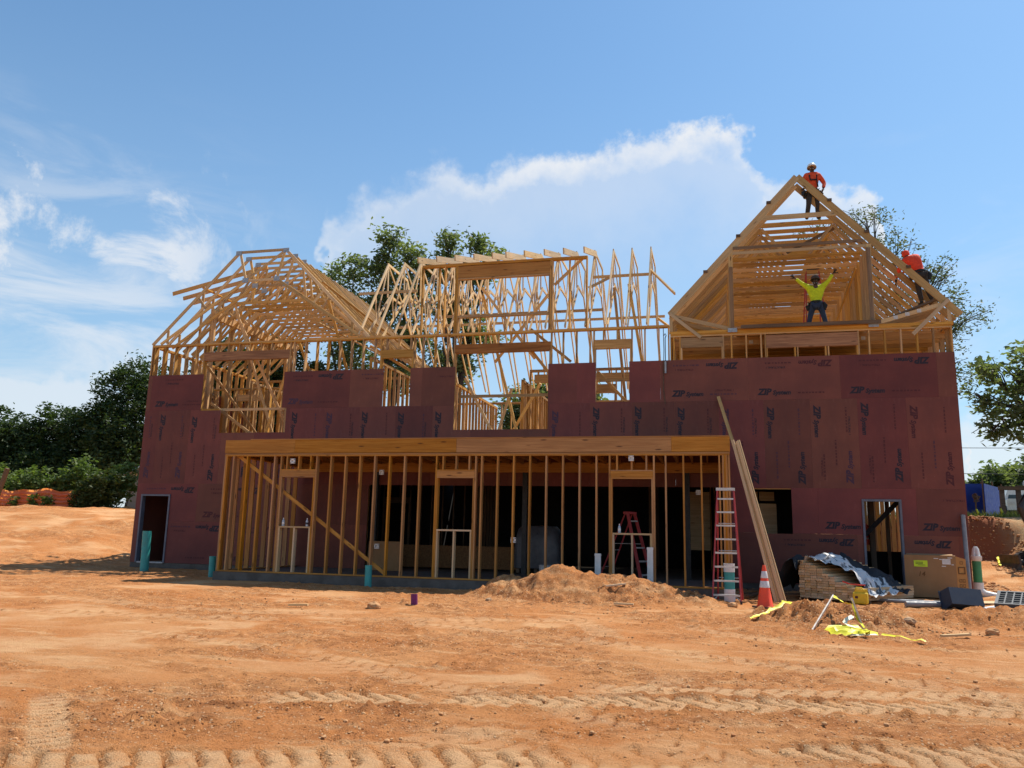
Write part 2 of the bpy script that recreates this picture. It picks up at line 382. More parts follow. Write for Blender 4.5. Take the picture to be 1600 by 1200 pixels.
wear2 = np.clip(np.maximum(wear, .75*smooth((.16-patch)/.16)*smooth(vnoise(X, Y, .9, 41)+.6)), 0, 1)
nx_, ny_ = len(gx), len(gy)
co = np.stack([X, Y, Zt], -1).reshape(-1, 3)
idx = np.arange(nx_*ny_).reshape(ny_, nx_)
quads = np.stack([idx[:-1, :-1], idx[:-1, 1:], idx[1:, 1:], idx[1:, :-1]], -1).reshape(-1, 4)
me = bpy.data.meshes.new('ground'); me.vertices.add(len(co)); me.vertices.foreach_set('co', co.ravel())
me.loops.add(quads.size); me.loops.foreach_set('vertex_index', quads.ravel().astype(np.int32))
me.polygons.add(len(quads)); me.polygons.foreach_set('loop_start', np.arange(0, quads.size, 4, dtype=np.int32))
me.polygons.foreach_set('use_smooth', np.ones(len(quads), bool))
at = me.attributes.new('wear', 'FLOAT', 'POINT'); at.data.foreach_set('value', wear2.ravel().astype(np.float32))
at = me.attributes.new('patch', 'FLOAT', 'POINT'); at.data.foreach_set('value', patch.ravel().astype(np.float32))
me.update(); me.validate()
m, q, b, o = new_mat('red clay'); MAT['clay'] = m
t = q.new('ShaderNodeTexCoord').outputs['Object']
aw = q.new('ShaderNodeAttribute', attribute_name='wear').outputs['Fac']; ap = q.new('ShaderNodeAttribute', attribute_name='patch').outputs['Fac']
nA = q.noise(t, .55, 6, .62); nB = q.noise(t, 5.0, 6, .65); nC = q.noise(q.vmul(t, (.75, 1.15, 1)), 20, 8, .78); nS = q.noise(q.vmul(t, (.5, 2.4, 1)), 1.7, 5, .6)
col = q.mix(q.ss(nA, .32, .66), (.55, .212, .065), (.60, .275, .104))
col = q.mix(q.ss(nS, .51, .67, 0, .58), col, (.70, .43, .215))
col = q.mix(q.m('MULTIPLY', ap, q.ss(nB, .38, .62, 0, .6)), col, (.32, .118, .040))
col = q.mix(q.ss(nC, .54, .70, 0, .5), col, (.21, .078, .027))
col = q.mix(q.ss(nC, .32, .44, .55, 0), col, (.70, .45, .25))
vg = q.new('ShaderNodeTexVoronoi'); q.put(vg.inputs['Vector'], t); vg.inputs['Scale'].default_value = 34; vg.inputs['Randomness'].default_value = 1
sg = q.new('ShaderNodeSeparateColor'); q.nt.links.new(vg.outputs['Color'], sg.inputs[0])
crumb = q.m('MULTIPLY', q.ss(vg.outputs['Distance'], .42, .30), q.m('ADD', .25, q.m('MULTIPLY', ap, .6)))
col = q.mix(q.m('MULTIPLY', crumb, q.ss(sg.outputs[0], .62, .78, 0, .9)), col, (.13, .045, .016))
col = q.mix(q.m('MULTIPLY', crumb, q.ss(sg.outputs[1], .74, .84, 0, .8)), col, (.72, .48, .28))
col = q.mix(q.m('MULTIPLY', aw, q.ss(nB, .25, .6, .25, .75)), col, (.72, .45, .24))
spd = q.new('ShaderNodeSeparateXYZ'); q.nt.links.new(t, spd.inputs[0])
# fresh cut bank is a deeper red; far ground is grassy
cut = q.m('MULTIPLY', q.ss(spd.outputs[0], 21.3, 21.6), q.m('MULTIPLY', q.ss(spd.outputs[1], 7.6, 8.2), q.ss(spd.outputs[0], 25.2, 24.2)))
col = q.mix(q.m('MULTIPLY', cut, .9), col, (.30, .095, .045))
tan_ = q.m('MULTIPLY', q.ss(spd.outputs[0], 24.0, 25.2), q.ss(spd.outputs[1], 3.0, 6.0))
col = q.mix(q.m('MULTIPLY', tan_, q.ss(nB, .3, .6, .35, .75)), col, (.40, .29, .16))
dist_ = q.new('ShaderNodeVectorMath', operation='LENGTH'); q.put(dist_.inputs[0], t)
col = q.mix(q.ss(dist_.outputs['Value'], 30, 44), col, (.075, .095, .03))
q.put(b.inputs['Base Color'], col); b.inputs['Roughness'].default_value = .95; b.inputs['Specular IOR Level'].default_value = .15
bn = q.new('ShaderNodeBump'); bn.inputs['Distance'].default_value = .03; q.put(bn.inputs['Height'], q.m('ADD', q.m('ADD', q.m('MULTIPLY', nC, .9), q.m('MULTIPLY', crumb, .35)), q.noise(t, 85, 4, .7))); q.nt.links.new(bn.outputs[0], b.inputs['Normal'])
me.materials.append(m)
gobj = add_mesh('ground', me); tag(gobj, kind='structure')

# loose clods and stones
def lumps(n, fx, size, seed, mat, name, kind='stuff'):
    rg = np.random.default_rng(seed)
    base = bmesh.new(); bmesh.ops.create_icosphere(base, subdivisions=1, radius=1)
    bv = np.array([v.co[:] for v in base.verts]); bf = np.array([[v.index for v in f.verts] for f in base.faces]); base.free()
    px, py, sz = fx(rg, n); n = len(px)
    z = terrain(px, py)
    j = 1+.35*(rg.random((n, len(bv), 1))-.5)
    V = bv[None]*j*sz[:, None, None]*np.stack([np.ones(n), .8+.4*rg.random(n), .55+.3*rg.random(n)], -1)[:, None, :]
    a = rg.random(n)*6.28; c, s = np.cos(a), np.sin(a)
    V = np.stack([V[..., 0]*c[:, None]-V[..., 1]*s[:, None], V[..., 0]*s[:, None]+V[..., 1]*c[:, None], V[..., 2]], -1)
    V += np.stack([px, py, z+sz*.25], -1)[:, None, :]
    F = (bf[None]+(np.arange(n)*len(bv))[:, None, None]).reshape(-1, 3)
    me = bpy.data.meshes.new(name); me.from_pydata(V.reshape(-1, 3).tolist(), [], F.tolist()); me.materials.append(mat)
    o_ = add_mesh(name, me); tag(o_, kind=kind); return o_
MAT['clod'] = plain('clay clod', (.40, .18, .07), .95, (.52, .30, .14), 3, .004, 60)
MAT['stone'] = plain('buff stone', (.52, .36, .22), .9, (.42, .24, .12), 3, .004, 60)
def scatter(rg, n):
    px = np.concatenate([rg.uniform(5, 20, n), rg.normal(12.0, 1.1, n//3), rg.normal(16.9, .8, n//4), rg.normal(20, 1.2, n//4), rg.uniform(21.6, 25, n//3)])
    py = np.concatenate([-19+15*rg.random(n)**1.0, rg.normal(-6.3, .8, n//3), rg.normal(-8.8, .6, n//4), rg.normal(-6.6, 1.0, n//4), rg.uniform(0, 9, n//3)])
    k = vnoise(px, py, 1.2, 55) > -.05
    sz = .004+.022*rg.random(len(px))**7
    sz = np.where(py > 0, sz*2.2+.02, sz)
    return px[k], py[k], sz[k]
lumps(11000, scatter, 0, 3, MAT['clod'], 'dirt_clods')

# ------------------------------------------------------------------ the house frame
XL, XR, XM0, XM1 = -3.9, 21.08, 4.1, 13.6
Z0, ZR = .228, (.228, 1.565, 2.784, 5.222, 6.441)
YN, XN, ZN = (0, 1, 0), (1, 0, 0), (0, 0, 1)
house = thing('house_frame', (8.6, 0, 0), 'two storey house under construction, open roof trusses over maroon sheathing and a framed front porch', 'house')
w_, wt_ = MAT['wood'], MAT['truss']
slab('slab', XL, XR, 0, 14, .02, Z0-.004, MAT['concrete'], house)
slab('porch_slab', 1.98, 15.15, -4.17, -.005, -.05, .255, MAT['concrete'], house)
# --- sheathing panels with their print
OPEN = [(-1.78, 1.22, 5.20, 6.6), (-1.02, 1.38, 4.45, 5.25), (4.70, 5.60, 5.24, 6.6), (7.07, 10.0, 4.47, 6.6), (11.43, 12.42, 5.25, 6.6),
        (15.83, 16.79, 1.55, 2.77), (-3.70, -2.60, 0, 2.43), (18.56, 19.53, 0, 2.50)]
LOGO = {k: text_mesh([('ZIP', .24, 0, 0, .013), ('System', .168, .39, 0, .008)], MAT[k]) for k in ('ink', 'ink_blue', 'ink_red')}
STRUCT = {k: text_mesh([('STRUCTURAL 1', .075, 0, .085, .002)], MAT[k]) for k in ('ink', 'ink_red')}
def fine_print(seed, mat):
    rg = random.Random(seed); v = []; f = []; x = 0
    while x < .72:
        l = rg.uniform(.03, .085); o_ = len(v)
        while l > 0:
            o_ = len(v); c = min(.016, l); v += [(x, 0, 0), (x+c*.75, 0, 0), (x+c*.75, .042, 0), (x, .042, 0)]; f.append((o_, o_+1, o_+2, o_+3)); x += .0165; l -= .0165
        x += .022
    return mesh_from('lettering', v, f, mat)
FINE = [fine_print(i, MAT[k]) for i, k in enumerate(('ink_red', 'ink_red', 'ink_blue'))]
def covered(x, z, r=.0):
    if 2.0 < x < 15.1 and z < 3.55: return True
    return any(a-r < x < b_+r and c-r < z < d_+r for a, b_, c, d_ in OPEN)
NLET = [0]
def put_print(me, x, z, rot, panel, length=.9):
    c, s = math.cos(rot), math.sin(rot)
    for u in (0, .33*length, .66*length, length):
        for w in (0, .2):
            if covered(x+c*u-s*w, z+s*u+c*w): return
            if not (XL+.02 < x+c*u-s*w < XR-.02): return
    mw = Matrix(((c, -s, 0, x), (0, 0, -1, -.0165), (s, c, 0, z), (0, 0, 0, 1)))
    add_mesh('lettering', me, panel, mw); NLET[0] += 1
def sheath(x0, x1, z0, z1, part=None):
    gp = .0010; x0 += gp; x1 -= gp; z0 += gp; z1 -= gp
    xs = sorted({x0, x1, *[min(max(v, x0), x1) for o_ in OPEN for v in o_[:2]]}); zs = sorted({z0, z1, *[min(max(v, z0), z1) for o_ in OPEN for v in o_[2:]]})
    nx, nz = len(xs)-1, len(zs)-1
    on = lambda i, j: 0 <= i < nx and 0 <= j < nz and not any(a < (xs[i]+xs[i+1])/2 < b_ and c < (zs[j]+zs[j+1])/2 < d_ for a, b_, c, d_ in OPEN)
    vid = {}; V = []; F = []
    def vv(i, j, k):
        if (i, j, k) not in vid: vid[(i, j, k)] = len(V); V.append((xs[i]-x0, -.0135 if k == 0 else -.001, zs[j]-z0))
        return vid[(i, j, k)]
    for i in range(nx):
        for j in range(nz):
            if not on(i, j): continue
            F.append((vv(i, j, 0), vv(i+1, j, 0), vv(i+1, j+1, 0), vv(i, j+1, 0))); F.append((vv(i, j, 1), vv(i, j+1, 1), vv(i+1, j+1, 1), vv(i+1, j, 1)))
            for di, dj, (p, r_) in ((-1, 0, ((i, j+1), (i, j))), (1, 0, ((i+1, j), (i+1, j+1))), (0, -1, ((i, j), (i+1, j))), (0, 1, ((i+1, j+1), (i, j+1)))):
                if not on(i+di, j+dj): F.append((vv(*p, 0), vv(*p, 1), vv(*r_, 1), vv(*r_, 0)))
    if not F: return None
    return (V, F, x0, z0)
def sheath_panels(x0, x1, z0, z1):
    r_ = sheath(x0, x1, z0, z1)
    if r_ is None: return None
    V, F, x0, z0 = r_; par = list(range(len(V)))
    def root(i):
        while par[i] != i: i = par[i]
        return i
    for f in F:
        for i in f[1:]: par[root(i)] = root(f[0])
    big = None
    for k in sorted({root(i) for i in range(len(V))}):
        ids = [i for i in range(len(V)) if root(i) == k]; mp_ = {i: n for n, i in enumerate(ids)}
        me = mesh_from('sheathing_panel', [V[i] for i in ids], [tuple(mp_[i] for i in f) for f in F if root(f[0]) == k], MAT['zip'])
        o_ = add_mesh('sheathing_panel', me, house, Matrix.Translation((x0, -random.uniform(0, .0015), z0))); big = big or o_
    return big
rl = random.Random(4)
def inkpick(): return rl.choices(('ink', 'ink_blue', 'ink_red'), (8, 2, .7))[0]
def cells(x0, x1, first, step):
    e = [first+step*i for i in range(-24, 24)]
    e = [x0]+[v for v in e if x0+.12 < v < x1-.12]+[x1]
    return list(zip(e[:-1], e[1:]))
# upper row and the two low rows: 4 x 8 ft panels laid flat
for row, x0, x1, first in ((3, XL, XR, 20.63), (1, 15.0, XR, 19.9), (1, XL, 4.4, -1.6), (0, 15.0, XR, 18.4), (0, XL, 4.4, -.6)):
    for a, b_ in cells(x0, x1, first, 2.4384):
        za, zb = ZR[row], ZR[row+1]
        p = sheath_panels(a, b_, za, zb)
        if p is None: continue
        base = (first - math.ceil((first-a)/2.4384-1e-6)*2.4384) if a == x0 else a
        up_ = row == 3 or rl.random() < .6
        dx = rl.uniform(-.12, .12)
        put_print(LOGO[inkpick()], base+2.28+dx, zb-.13, math.pi, p)
        put_print(rl.choice(FINE), base+1.2+dx, zb-.15, math.pi, p, .7); put_print(STRUCT[rl.choice(('ink', 'ink_red'))], base+1.05+dx, zb-.19, math.pi, p, .5)
        put_print(LOGO[inkpick()], base+.22-dx, za+.15, 0, p)
        put_print(rl.choice(FINE), base+1.28-dx, za+.17, 0, p, .7)
        if rl.random() < .6: put_print(STRUCT['ink_red'], base+1.42-dx, za+.19, 0, p, .5)
# tall row: 4 x 8 ft panels stood on end
for a, b_ in cells(XL, XR, 1.516, 1.2192):
    p = sheath_panels(a, b_, ZR[2], ZR[3])
    base = 1.516 + round((b_-1.516)/1.2192-1 if b_ < XR else (a-1.516)/1.2192)*1.2192
    if p is None: continue
    dz = rl.uniform(-.06, .06)
    put_print(LOGO[inkpick()], base+.10, 5.05+dz, -math.pi/2, p)
    put_print(LOGO[inkpick()], base+1.02, 2.92+dz, math.pi/2, p)
    put_print(rl.choice(FINE), base+.90, 5.0+dz, -math.pi/2, p, .7); put_print(rl.choice(FINE), base+.60, 4.1+dz, -math.pi/2, p, .7)
    put_print(rl.choice(FINE), base+.33, 3.0-dz, math.pi/2, p, .7)
    if rl.random() < .6: put_print(STRUCT['ink'], base+.88, 4.75+dz, -math.pi/2, p, .5)
    if rl.random() < .5: put_print(STRUCT['ink_red'], base+.36, 3.1+dz, math.pi/2, p, .5)
# side and rear sheathing
for nm, x in (('side_sheathing', XL-.013), ('side_sheathing', XR)):
    mb = MB(); mb.box((x+.006, 3.3 if x < 0 else 7.0, (3.4+6.44)/2), (.012, 6.6 if x < 0 else 14.0, 6.44-3.4)); mb.box((x+.006, 3.3 if x < 0 else 1.6, (3.398+Z0)/2), (.012, 6.6 if x < 0 else 3.2, 3.398-Z0)); mb.build(nm, MAT['zip'], house, Matrix.Identity(4))
slab('rear_wall', 4.2, 17.3, 9.0, 9.15, Z0, 3.4, MAT['unlit_black'], house)
slab('rear_wall', XL, 4.2, 6.7, 6.85, Z0, 3.4, MAT['unlit_black'], house)
slab('inner_wall', 4.2, 4.3, 6.85, 9.0, Z0, 3.4, MAT['unlit_black'], house)
slab('inner_wall', 17.25, 17.38, .3, 8.98, Z0, 3.4, MAT['unlit_black'], house)
# floors
slab('subfloor', XL+.15, XM1, .15, 6.7, 3.62, 3.645, MAT['ply'], house)
slab('subfloor', XM1+.02, XR-.15, .15, 14, 3.62, 3.645, MAT['ply'], house)
slab('subfloor', 4.2, XM1, 6.71, 9.0, 3.62, 3.645, MAT['ply'], house)
for i in range(41):
    x = XL+.3+i*.61
    member('floor_joist', (x, .02, 3.5), (x, 9.0, 3.5), XN, .04, .235, w_, house)

MAT['reflect0'] = plain('bright truss plate', (.62, .60, .56), .5, (.5, .48, .45), 9)
# --- walls
def wall_x(y, x0, x1, z0, z1, openings=(), dep_=.14, mat=None, sp=.4064, first=None, top=2, name='stud'):
    """stud wall along X; openings = (x0, x1, sill z or None, head z, header depth)"""
    mat = mat or w_; t = .038; yc = y+dep_/2
    member('bottom_plate', (x0, yc, z0+t/2), (x1, yc, z0+t/2), YN, dep_, t, mat, house)
    for k in range(top): member('top_plate', (x0, yc, z1-t*(k+.5)), (x1, yc, z1-t*(k+.5)), YN, dep_-.003*k, t, mat, house)
    zt = z1-top*t; zb = z0+t
    def st(x, a, b_, nm=name): member(nm, (x, yc, a), (x, yc, b_), YN, dep_, t, mat, house)
    n = int((x1-x0)/sp); xs = [x0+t/2]+[(first if first is not None else x0)+sp*i for i in range(-60, 61)]
    xs = [x for x in xs if x0+t/2 <= x <= x1-.06]+[x1-t/2]
    for x in xs:
        inn = [o_ for o_ in openings if o_[0]-.085 < x < o_[1]+.085]
        if not inn: st(x, zb, zt)
        else:
            o_ = inn[0]
            if o_[0]+.03 < x < o_[1]-.03:
                if zt-(o_[3]+o_[4]) > .05: st(x, o_[3]+o_[4], zt, 'cripple_stud')
                if o_[2] is not None: st(x, zb, o_[2]-t, 'cripple_stud')
    for a, b_, sill, head, hd in openings:
        st(a-.019-.04, zb, zt); st(b_+.019+.04, zb, zt)
        st(a-.02, zb, head, 'jack_stud'); st(b_+.02, zb, head, 'jack_stud')
        member('header', (a-.038, yc-.002, head+hd/2), (b_+.038, yc-.002, head+hd/2), YN, dep_, hd, MAT['lvl'] if hd > .27 and b_-a > 2.2 else mat, house)
        if sill is not None: member('sill', (a, yc, sill-t/2), (b_, yc, sill-t/2), YN, dep_+.004, t, mat, house)
def wall_y(x, y0, y1, z0, z1, sp=.4064, dep_=.09, mat=None, top=2, name='stud'):
    mat = mat or w_; t = .038; xc = x+dep_/2
    member('bottom_plate', (xc, y0, z0+t/2), (xc, y1, z0+t/2), XN, dep_, t, mat, house)
    for k in range(top): member('top_plate', (xc, y0, z1-t*(k+.5)), (xc, y1, z1-t*(k+.5)), XN, dep_-.003*k, t, mat, house)
    n = int((y1-y0)/sp)
    for i in range(n+1): member(name, (xc, y0+t/2+i*sp, z0+t), (xc, y0+t/2+i*sp, z1-top*t), XN, dep_, t, mat, house)
# upper front wall
wall_x(0.002, XL, 13.585, 3.65, 7.51, [(-1.80, 1.31, None, 6.90, .29), (4.62, 5.62, None, 6.79, .26), (7.07, 10.02, None, 6.86, .28), (11.43, 12.44, None, 6.86, .27)], first=1.5)
member('sill', (-1.02, .07, 4.43), (1.38, .07, 4.43), YN, .15, .038, w_, house); member('sill', (7.05, .07, 4.45), (10.02, .07, 4.45), YN, .15, .038, w_, house)
for x in (-1.00, 1.36, 7.05, 10.02): pass
wall_x(0.002, XM1+.01, XR, 3.65, 7.20, [(13.95, 15.05, 5.3, 6.80, .29), (16.32, 18.66, 5.3, 6.72, .37)], first=1.516+1.2192*13)
for x_ in (17.4616, 19.9, 20.838, 15.9616, -1.6, .84, -.6, 1.84): member('stud', (x_, .075, .3), (x_, .075, 3.3 if abs(x_-15.96) > .1 else 1.5), YN, .14, .06, w_, house)  # studs added behind the low seams to stop light leaking through
for z_ in (2.784, 5.222):  # backing strips added behind the flat seams to stop light leaks
    for a, b_ in ((XL+.05, -1.1), (1.45, 4.62), (5.68, 6.98), (10.1, 11.36), (12.5, 13.5), (13.72, 20.9)):
        if z_ > 4 or a > 13.6 or b_ < 0: member('seam_light_stop', (a if z_ > 4 or a < 13 else 15.2, .012, z_), (b_, .012, z_), YN, .016, .08, w_, house)
for x in (17.05, 17.12, 17.86, 17.93): member('jack_stud', (x, .075, 3.7), (x, .075, 6.72), YN, .139, .038, w_, house)
# rear and side stud walls upstairs
wall_x(6.5, XL, 4.2, 3.65, 7.5, [(-1.0, .4, 4.5, 6.2, .29)], first=.1)
wall_x(8.6, 4.2, 13.5, 3.65, 6.75, [(7.2, 8.7, 4.4, 6.0, .29), (10.4, 12.8, 4.2, 6.1, .29)], first=.2)
wall_x(13.9, XM1, XR, 3.65, 7.2, [(16.2, 17.6, 4.5, 6.2, .29)], first=.3)
wall_y(XL, .16, 6.5, 3.65, 7.5, dep_=.14)
wall_y(4.1, .2, 6.5, 3.65, 6.9)
wall_y(8.55, 2.6, 8.5, 3.65, 6.5)
wall_y(1.9, .3, 6.3, 3.65, 6.6); wall_y(-1.4, 2.2, 6.3, 3.65, 6.6); wall_y(6.1, 1.0, 8.4, 3.65, 6.5)
wall_y(12.2, 3.0, 8.5, 3.65, 6.5)
wall_y(XM1+.02, .2, 13.8, 3.65, 7.2, sp=.61)
wall_y(XR-.14, .16, 13.8, 3.65, 7.2, dep_=.139, sp=.61)
wall_x(3.4, -3.7, 1.9, 3.65, 6.6, [(-2.6, -1.7, None, 6.1, .24)], dep_=.09, first=.05)
wall_x(3.2, 8.7, 12.2, 3.65, 6.95, [(9.75, 11.6, None, 6.1, .29)], dep_=.14, first=.05, mat=MAT['wood'])
member('header', (8.9, 3.1, 6.6), (12.2, 3.1, 6.6), YN, .09, .29, w_, house)
# ground floor interior partitions, mostly in the dark
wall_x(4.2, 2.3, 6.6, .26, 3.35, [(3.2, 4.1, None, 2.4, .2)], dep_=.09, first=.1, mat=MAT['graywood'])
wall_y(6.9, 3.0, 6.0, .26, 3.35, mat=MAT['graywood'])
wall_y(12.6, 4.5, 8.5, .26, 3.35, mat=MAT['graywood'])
wall_x(6.4, 14.6, 20.8, .26, 3.35, [(17.9, 19.0, None, 2.2, .24)], dep_=.09, first=.12)
wall_y(20.7, .3, 13.8, .26, 3.35, dep_=.14, sp=.9)
slab('inner_wall', 17.9, 20.6, 2.5, 2.6, Z0, 1.12, MAT['unlit_black'], house)  # low black sheet added to darken the bottom of the doorway
member('brace', (19.62, .7, 2.5), (18.5, .7, 1.35), YN, .04, .12, MAT['unlit_black'], house); member('post', (19.0, 1.3, .26), (19.0, 1.3, 3.35), YN, .14, .14, MAT['graywood'], house); member('post', (19.45, 1.5, .26), (19.45, 1.5, 3.35), YN, .09, .09, MAT['graywood'], house)  # brace coloured black as an unlit silhouette in the doorway
wall_x(13.8, 13.2, 20.7, .26, 3.35, [(18.2, 19.6, None, 2.3, .24)], first=.2)
wall_x(-.003, 2.2, 4.4, .26, 3.35, dep_=.09, first=.02)
slab('plywood_sheet', 13.95, 14.6, 4.4, 4.42, 1.0, 2.9, MAT['pale'], house)  # pale board tone here and below stands for daylight on the panels
slab('plywood_sheet', 15.55, 16.5, 1.6, 1.62, 1.25, 2.42, MAT['pale'], house)
slab('plywood_sheet', 15.5, 15.98, 1.6, 1.62, 2.5, 2.76, MAT['pale'], house); slab('plywood_sheet', 16.03, 16.45, 1.6, 1.62, 2.5, 2.76, MAT['pale'], house)
slab('inner_wall', 14.9, 17.2, 3.2, 3.3, Z0, 3.4, MAT['unlit_black'], house)
member('brace', (2.35, -3.98, 3.3), (6.75, -3.98, .32), YN, .036, .09, w_, house)
# steel posts carrying the porch side of the floor
for x in (4.6, 9.3, 13.95): slab('steel_column', x, x+.14, -.12, .02, .256, 3.3, MAT['black'], house)
member('floor_beam', (2.1, -.06, 3.32), (15.0, -.06, 3.32), YN, .13, .29, MAT['wood_orange'], house)

# --- framed porch
PY = -4.125; wo_ = MAT['wood_orange']
def porch():
    t = .038; dep_ = .14; yc = PY+dep_/2
    z0, z1 = .262, 3.31
    op = [(3.76, 4.66, 1.46, 2.72), (8.08, 8.98, 1.46, 2.72), (12.42, 13.33, 1.46, 2.72)]
    member('bottom_plate', (2.02, yc, z0+.019), (15.12, yc, z0+.019), YN, dep_, t, wo_, house)
    member('top_plate', (2.02, yc, z1-.019), (15.12, yc, z1-.019), YN, dep_, t, wo_, house); member('top_plate', (2.02, yc+.002, z1+.019), (15.12, yc+.002, z1+.019), YN, dep_, t, wo_, house)
    xs = [9.6+.4064*i for i in range(-18, 14)]
    for x in xs:
        inn = [o_ for o_ in op if o_[0]-.12 < x < o_[1]+.12]
        if not inn: member('porch_stud', (x, yc, z0+t), (x, yc, z1-t), YN, dep_, t, wo_, house)
    for a, b_, sill, head in op:
        for x in (a-.019-.045, b_+.019+.045): member('porch_stud', (x, yc, z0+t), (x, yc, z1-t), YN, dep_, t, wo_, house)
        for x in (a-.022, b_+.022): member('jack_stud', (x, yc-.002, z0+t), (x, yc-.002, head), YN, dep_, t, wo_, house)
        member('header', (a-.04, yc-.004, head+.105), (b_+.04, yc-.004, head+.105), YN, dep_, .15, MAT['wood_orange'], house)
        member('header_plate', (a-.04, yc-.002, head+.015), (b_+.04, yc-.002, head+.015), YN, dep_, .028, wo_, house)
        member('header_plate', (a-.04, yc-.002, head+.195), (b_+.04, yc-.002, head+.195), YN, dep_, .028, wo_, house)
        for u in (.12, .5, .88):
            x = a+(b_-a)*u; member('cripple_stud', (x, yc, head+.21), (x, yc, z1-t), YN, dep_, t, wo_, house)
        member('window_sill', (a, yc-.004, sill-.019), (b_, yc-.004, sill-.019), YN, dep_+.01, .04, MAT['pale'], house)
        for x in (a+.02, (a+b_)/2, b_-.02): member('cripple_stud', (x, yc-.006, z0+t), (x, yc-.006, sill-.04), YN, dep_, t, MAT['pale'], house)
    for x in (2.04, 2.081): member('porch_post', (x, yc, z0+t), (x, yc, z1-t), YN, dep_, .0395, wo_, house)
    for k, x in enumerate((14.965, 15.006, 15.047, 15.10)): member('porch_post', (x, yc-.001*k, z0+t), (x, yc-.001*k, z1-t), YN, dep_, .04, wo_, house)
    # double beam in three lengths
    for k, (a, b_) in enumerate(((2.0, 4.06), (4.064, 8.52), (8.524, 13.8), (13.804, 15.13))):
        member('porch_beam', (a, yc-.018-.001*(k % 2), 3.533), (b_, yc-.018-.001*(k % 2), 3.533), YN, .092, .345, wo_, house)
    member('porch_beam', (2.0, yc+.056, 3.53), (15.13, yc+.056, 3.53), YN, .045, .34, wo_, house)
    member('beam_cap', (2.75, yc, 3.72), (15.12, yc, 3.72), YN, .15, .022, wo_, house)
    for x in (2.05, 15.05):
        for i in range(10): member('porch_stud', (x, PY+.17+i*.4064, z0+t), (x, PY+.17+i*.4064, z1), XN, .13, t, wo_, house)
        member('bottom_plate', (x, PY+.145, z0+.019), (x, -.02, z0+.019), XN, .14, t, wo_, house); member('top_plate', (x, PY+.145, z1+.02), (x, -.15, z1+.02), XN, .14, t, wo_, house)
        member('porch_beam', (x, PY+.21, 3.53), (x, -.02, 3.53), XN, .09, .34, wo_, house)
    for i in range(31): member('porch_joist', (2.4+.4064*i, PY+.14, 3.53), (2.4+.4064*i, -.13, 3.53), XN, .038, .235, wo_, house)
    slab('porch_shade_deck', 2.05, 15.1, PY+.15, -.02, 3.66, 3.68, MAT['ply'], house)  # deck added over the joists to keep the porch dark
porch()

# --- roof trusses
def truss(name, axis, pos, parts, mat=None):
    """axis 'y': drawn in XZ at y=pos; axis 'x': drawn in YZ at x=pos"""
    p = part_empty(name, house, (8.6, pos, 7.5) if axis == 'y' else (pos, 2.0, 7.5))
    for nm, (a, b_), tn, tp in parts:
        if axis == 'y': A, B, N = (a[0], pos, a[1]), (b_[0], pos, b_[1]), YN
        else: A, B, N = (pos, a[0], a[1]), (pos, b_[0], b_[1]), XN
        member(nm, A, B, N, tn, tp, mat or wt_, p)
    return p
# west wing: flat-topped scissor trusses
left = [('top_chord', ((-3.92, 7.52), (-.84, 10.66)), .040, .10), ('top_chord', ((4.12, 7.5), (.92, 10.66)), .037, .10), ('top_chord', ((-.87, 10.67), (.95, 10.67)), .034, .09),
        ('bottom_chord', ((-3.6, 7.54), (-.53, 9.64)), .0385, .09), ('bottom_chord', ((3.8, 7.54), (.65, 9.65)), .0355, .09), ('bottom_chord', ((-.62, 9.64), (.74, 9.65)), .032, .09),
        ('web', ((-.80, 10.62), (-.53, 9.68)), .030, .085), ('web', ((.88, 10.62), (.65, 9.68)), .030, .085), ('web', ((-.5, 9.68), (.84, 10.6)), .028, .085),
        ('web', ((-2.3, 9.15), (-1.95, 8.70)), .030, .085), ('web', ((2.4, 9.15), (2.05, 8.72)), .030, .085),
        ('web', ((-3.35, 7.56), (-3.35, 8.02)), .031, .085), ('web', ((3.5, 7.56), (3.5, 8.02)), .031, .085)]
left2 = left[:3]+[('bottom_chord', ((-3.6, 7.54), (-1.6, 9.25)), .0385, .09), ('bottom_chord', ((3.8, 7.54), (1.8, 9.25)), .0355, .09), ('bottom_chord', ((-1.72, 9.25), (1.92, 9.25)), .032, .10),
        ('web', ((-.80, 10.62), (-1.0, 9.28)), .030, .085), ('web', ((.88, 10.62), (1.1, 9.28)), .030, .085), ('web', ((-1.0, 9.28), (.84, 10.6)), .028, .085), ('web', ((-1.9, 8.9), (-.9, 10.5)), .027, .085), ('web', ((2.0, 8.9), (1.0, 10.5)), .027, .085), ('web', ((-3.1, 7.95), (-2.3, 9.05)), .026, .085), ('web', ((3.2, 7.95), (2.4, 9.05)), .026, .085), ('web', ((-2.3, 9.15), (-2.0, 8.85)), .030, .085), ('web', ((2.4, 9.15), (2.1, 8.85)), .030, .085)]
for i in range(14): truss('roof_truss', 'y', .03+.61*i if i < 3 else 1.25+.4877*(i-2), left if i < 2 else left2, wt_)
# gusset plates of the first few trusses
for i in range(3):
    for x, z in ((-.53, 9.66), (.65, 9.66), (-.86, 10.64), (.93, 10.64)):
        y = .03+.61*i-.024; slab('gusset_plate', x-.11, x+.11, y, y+.002, z-.08, z+.08, MAT['steel'], house)
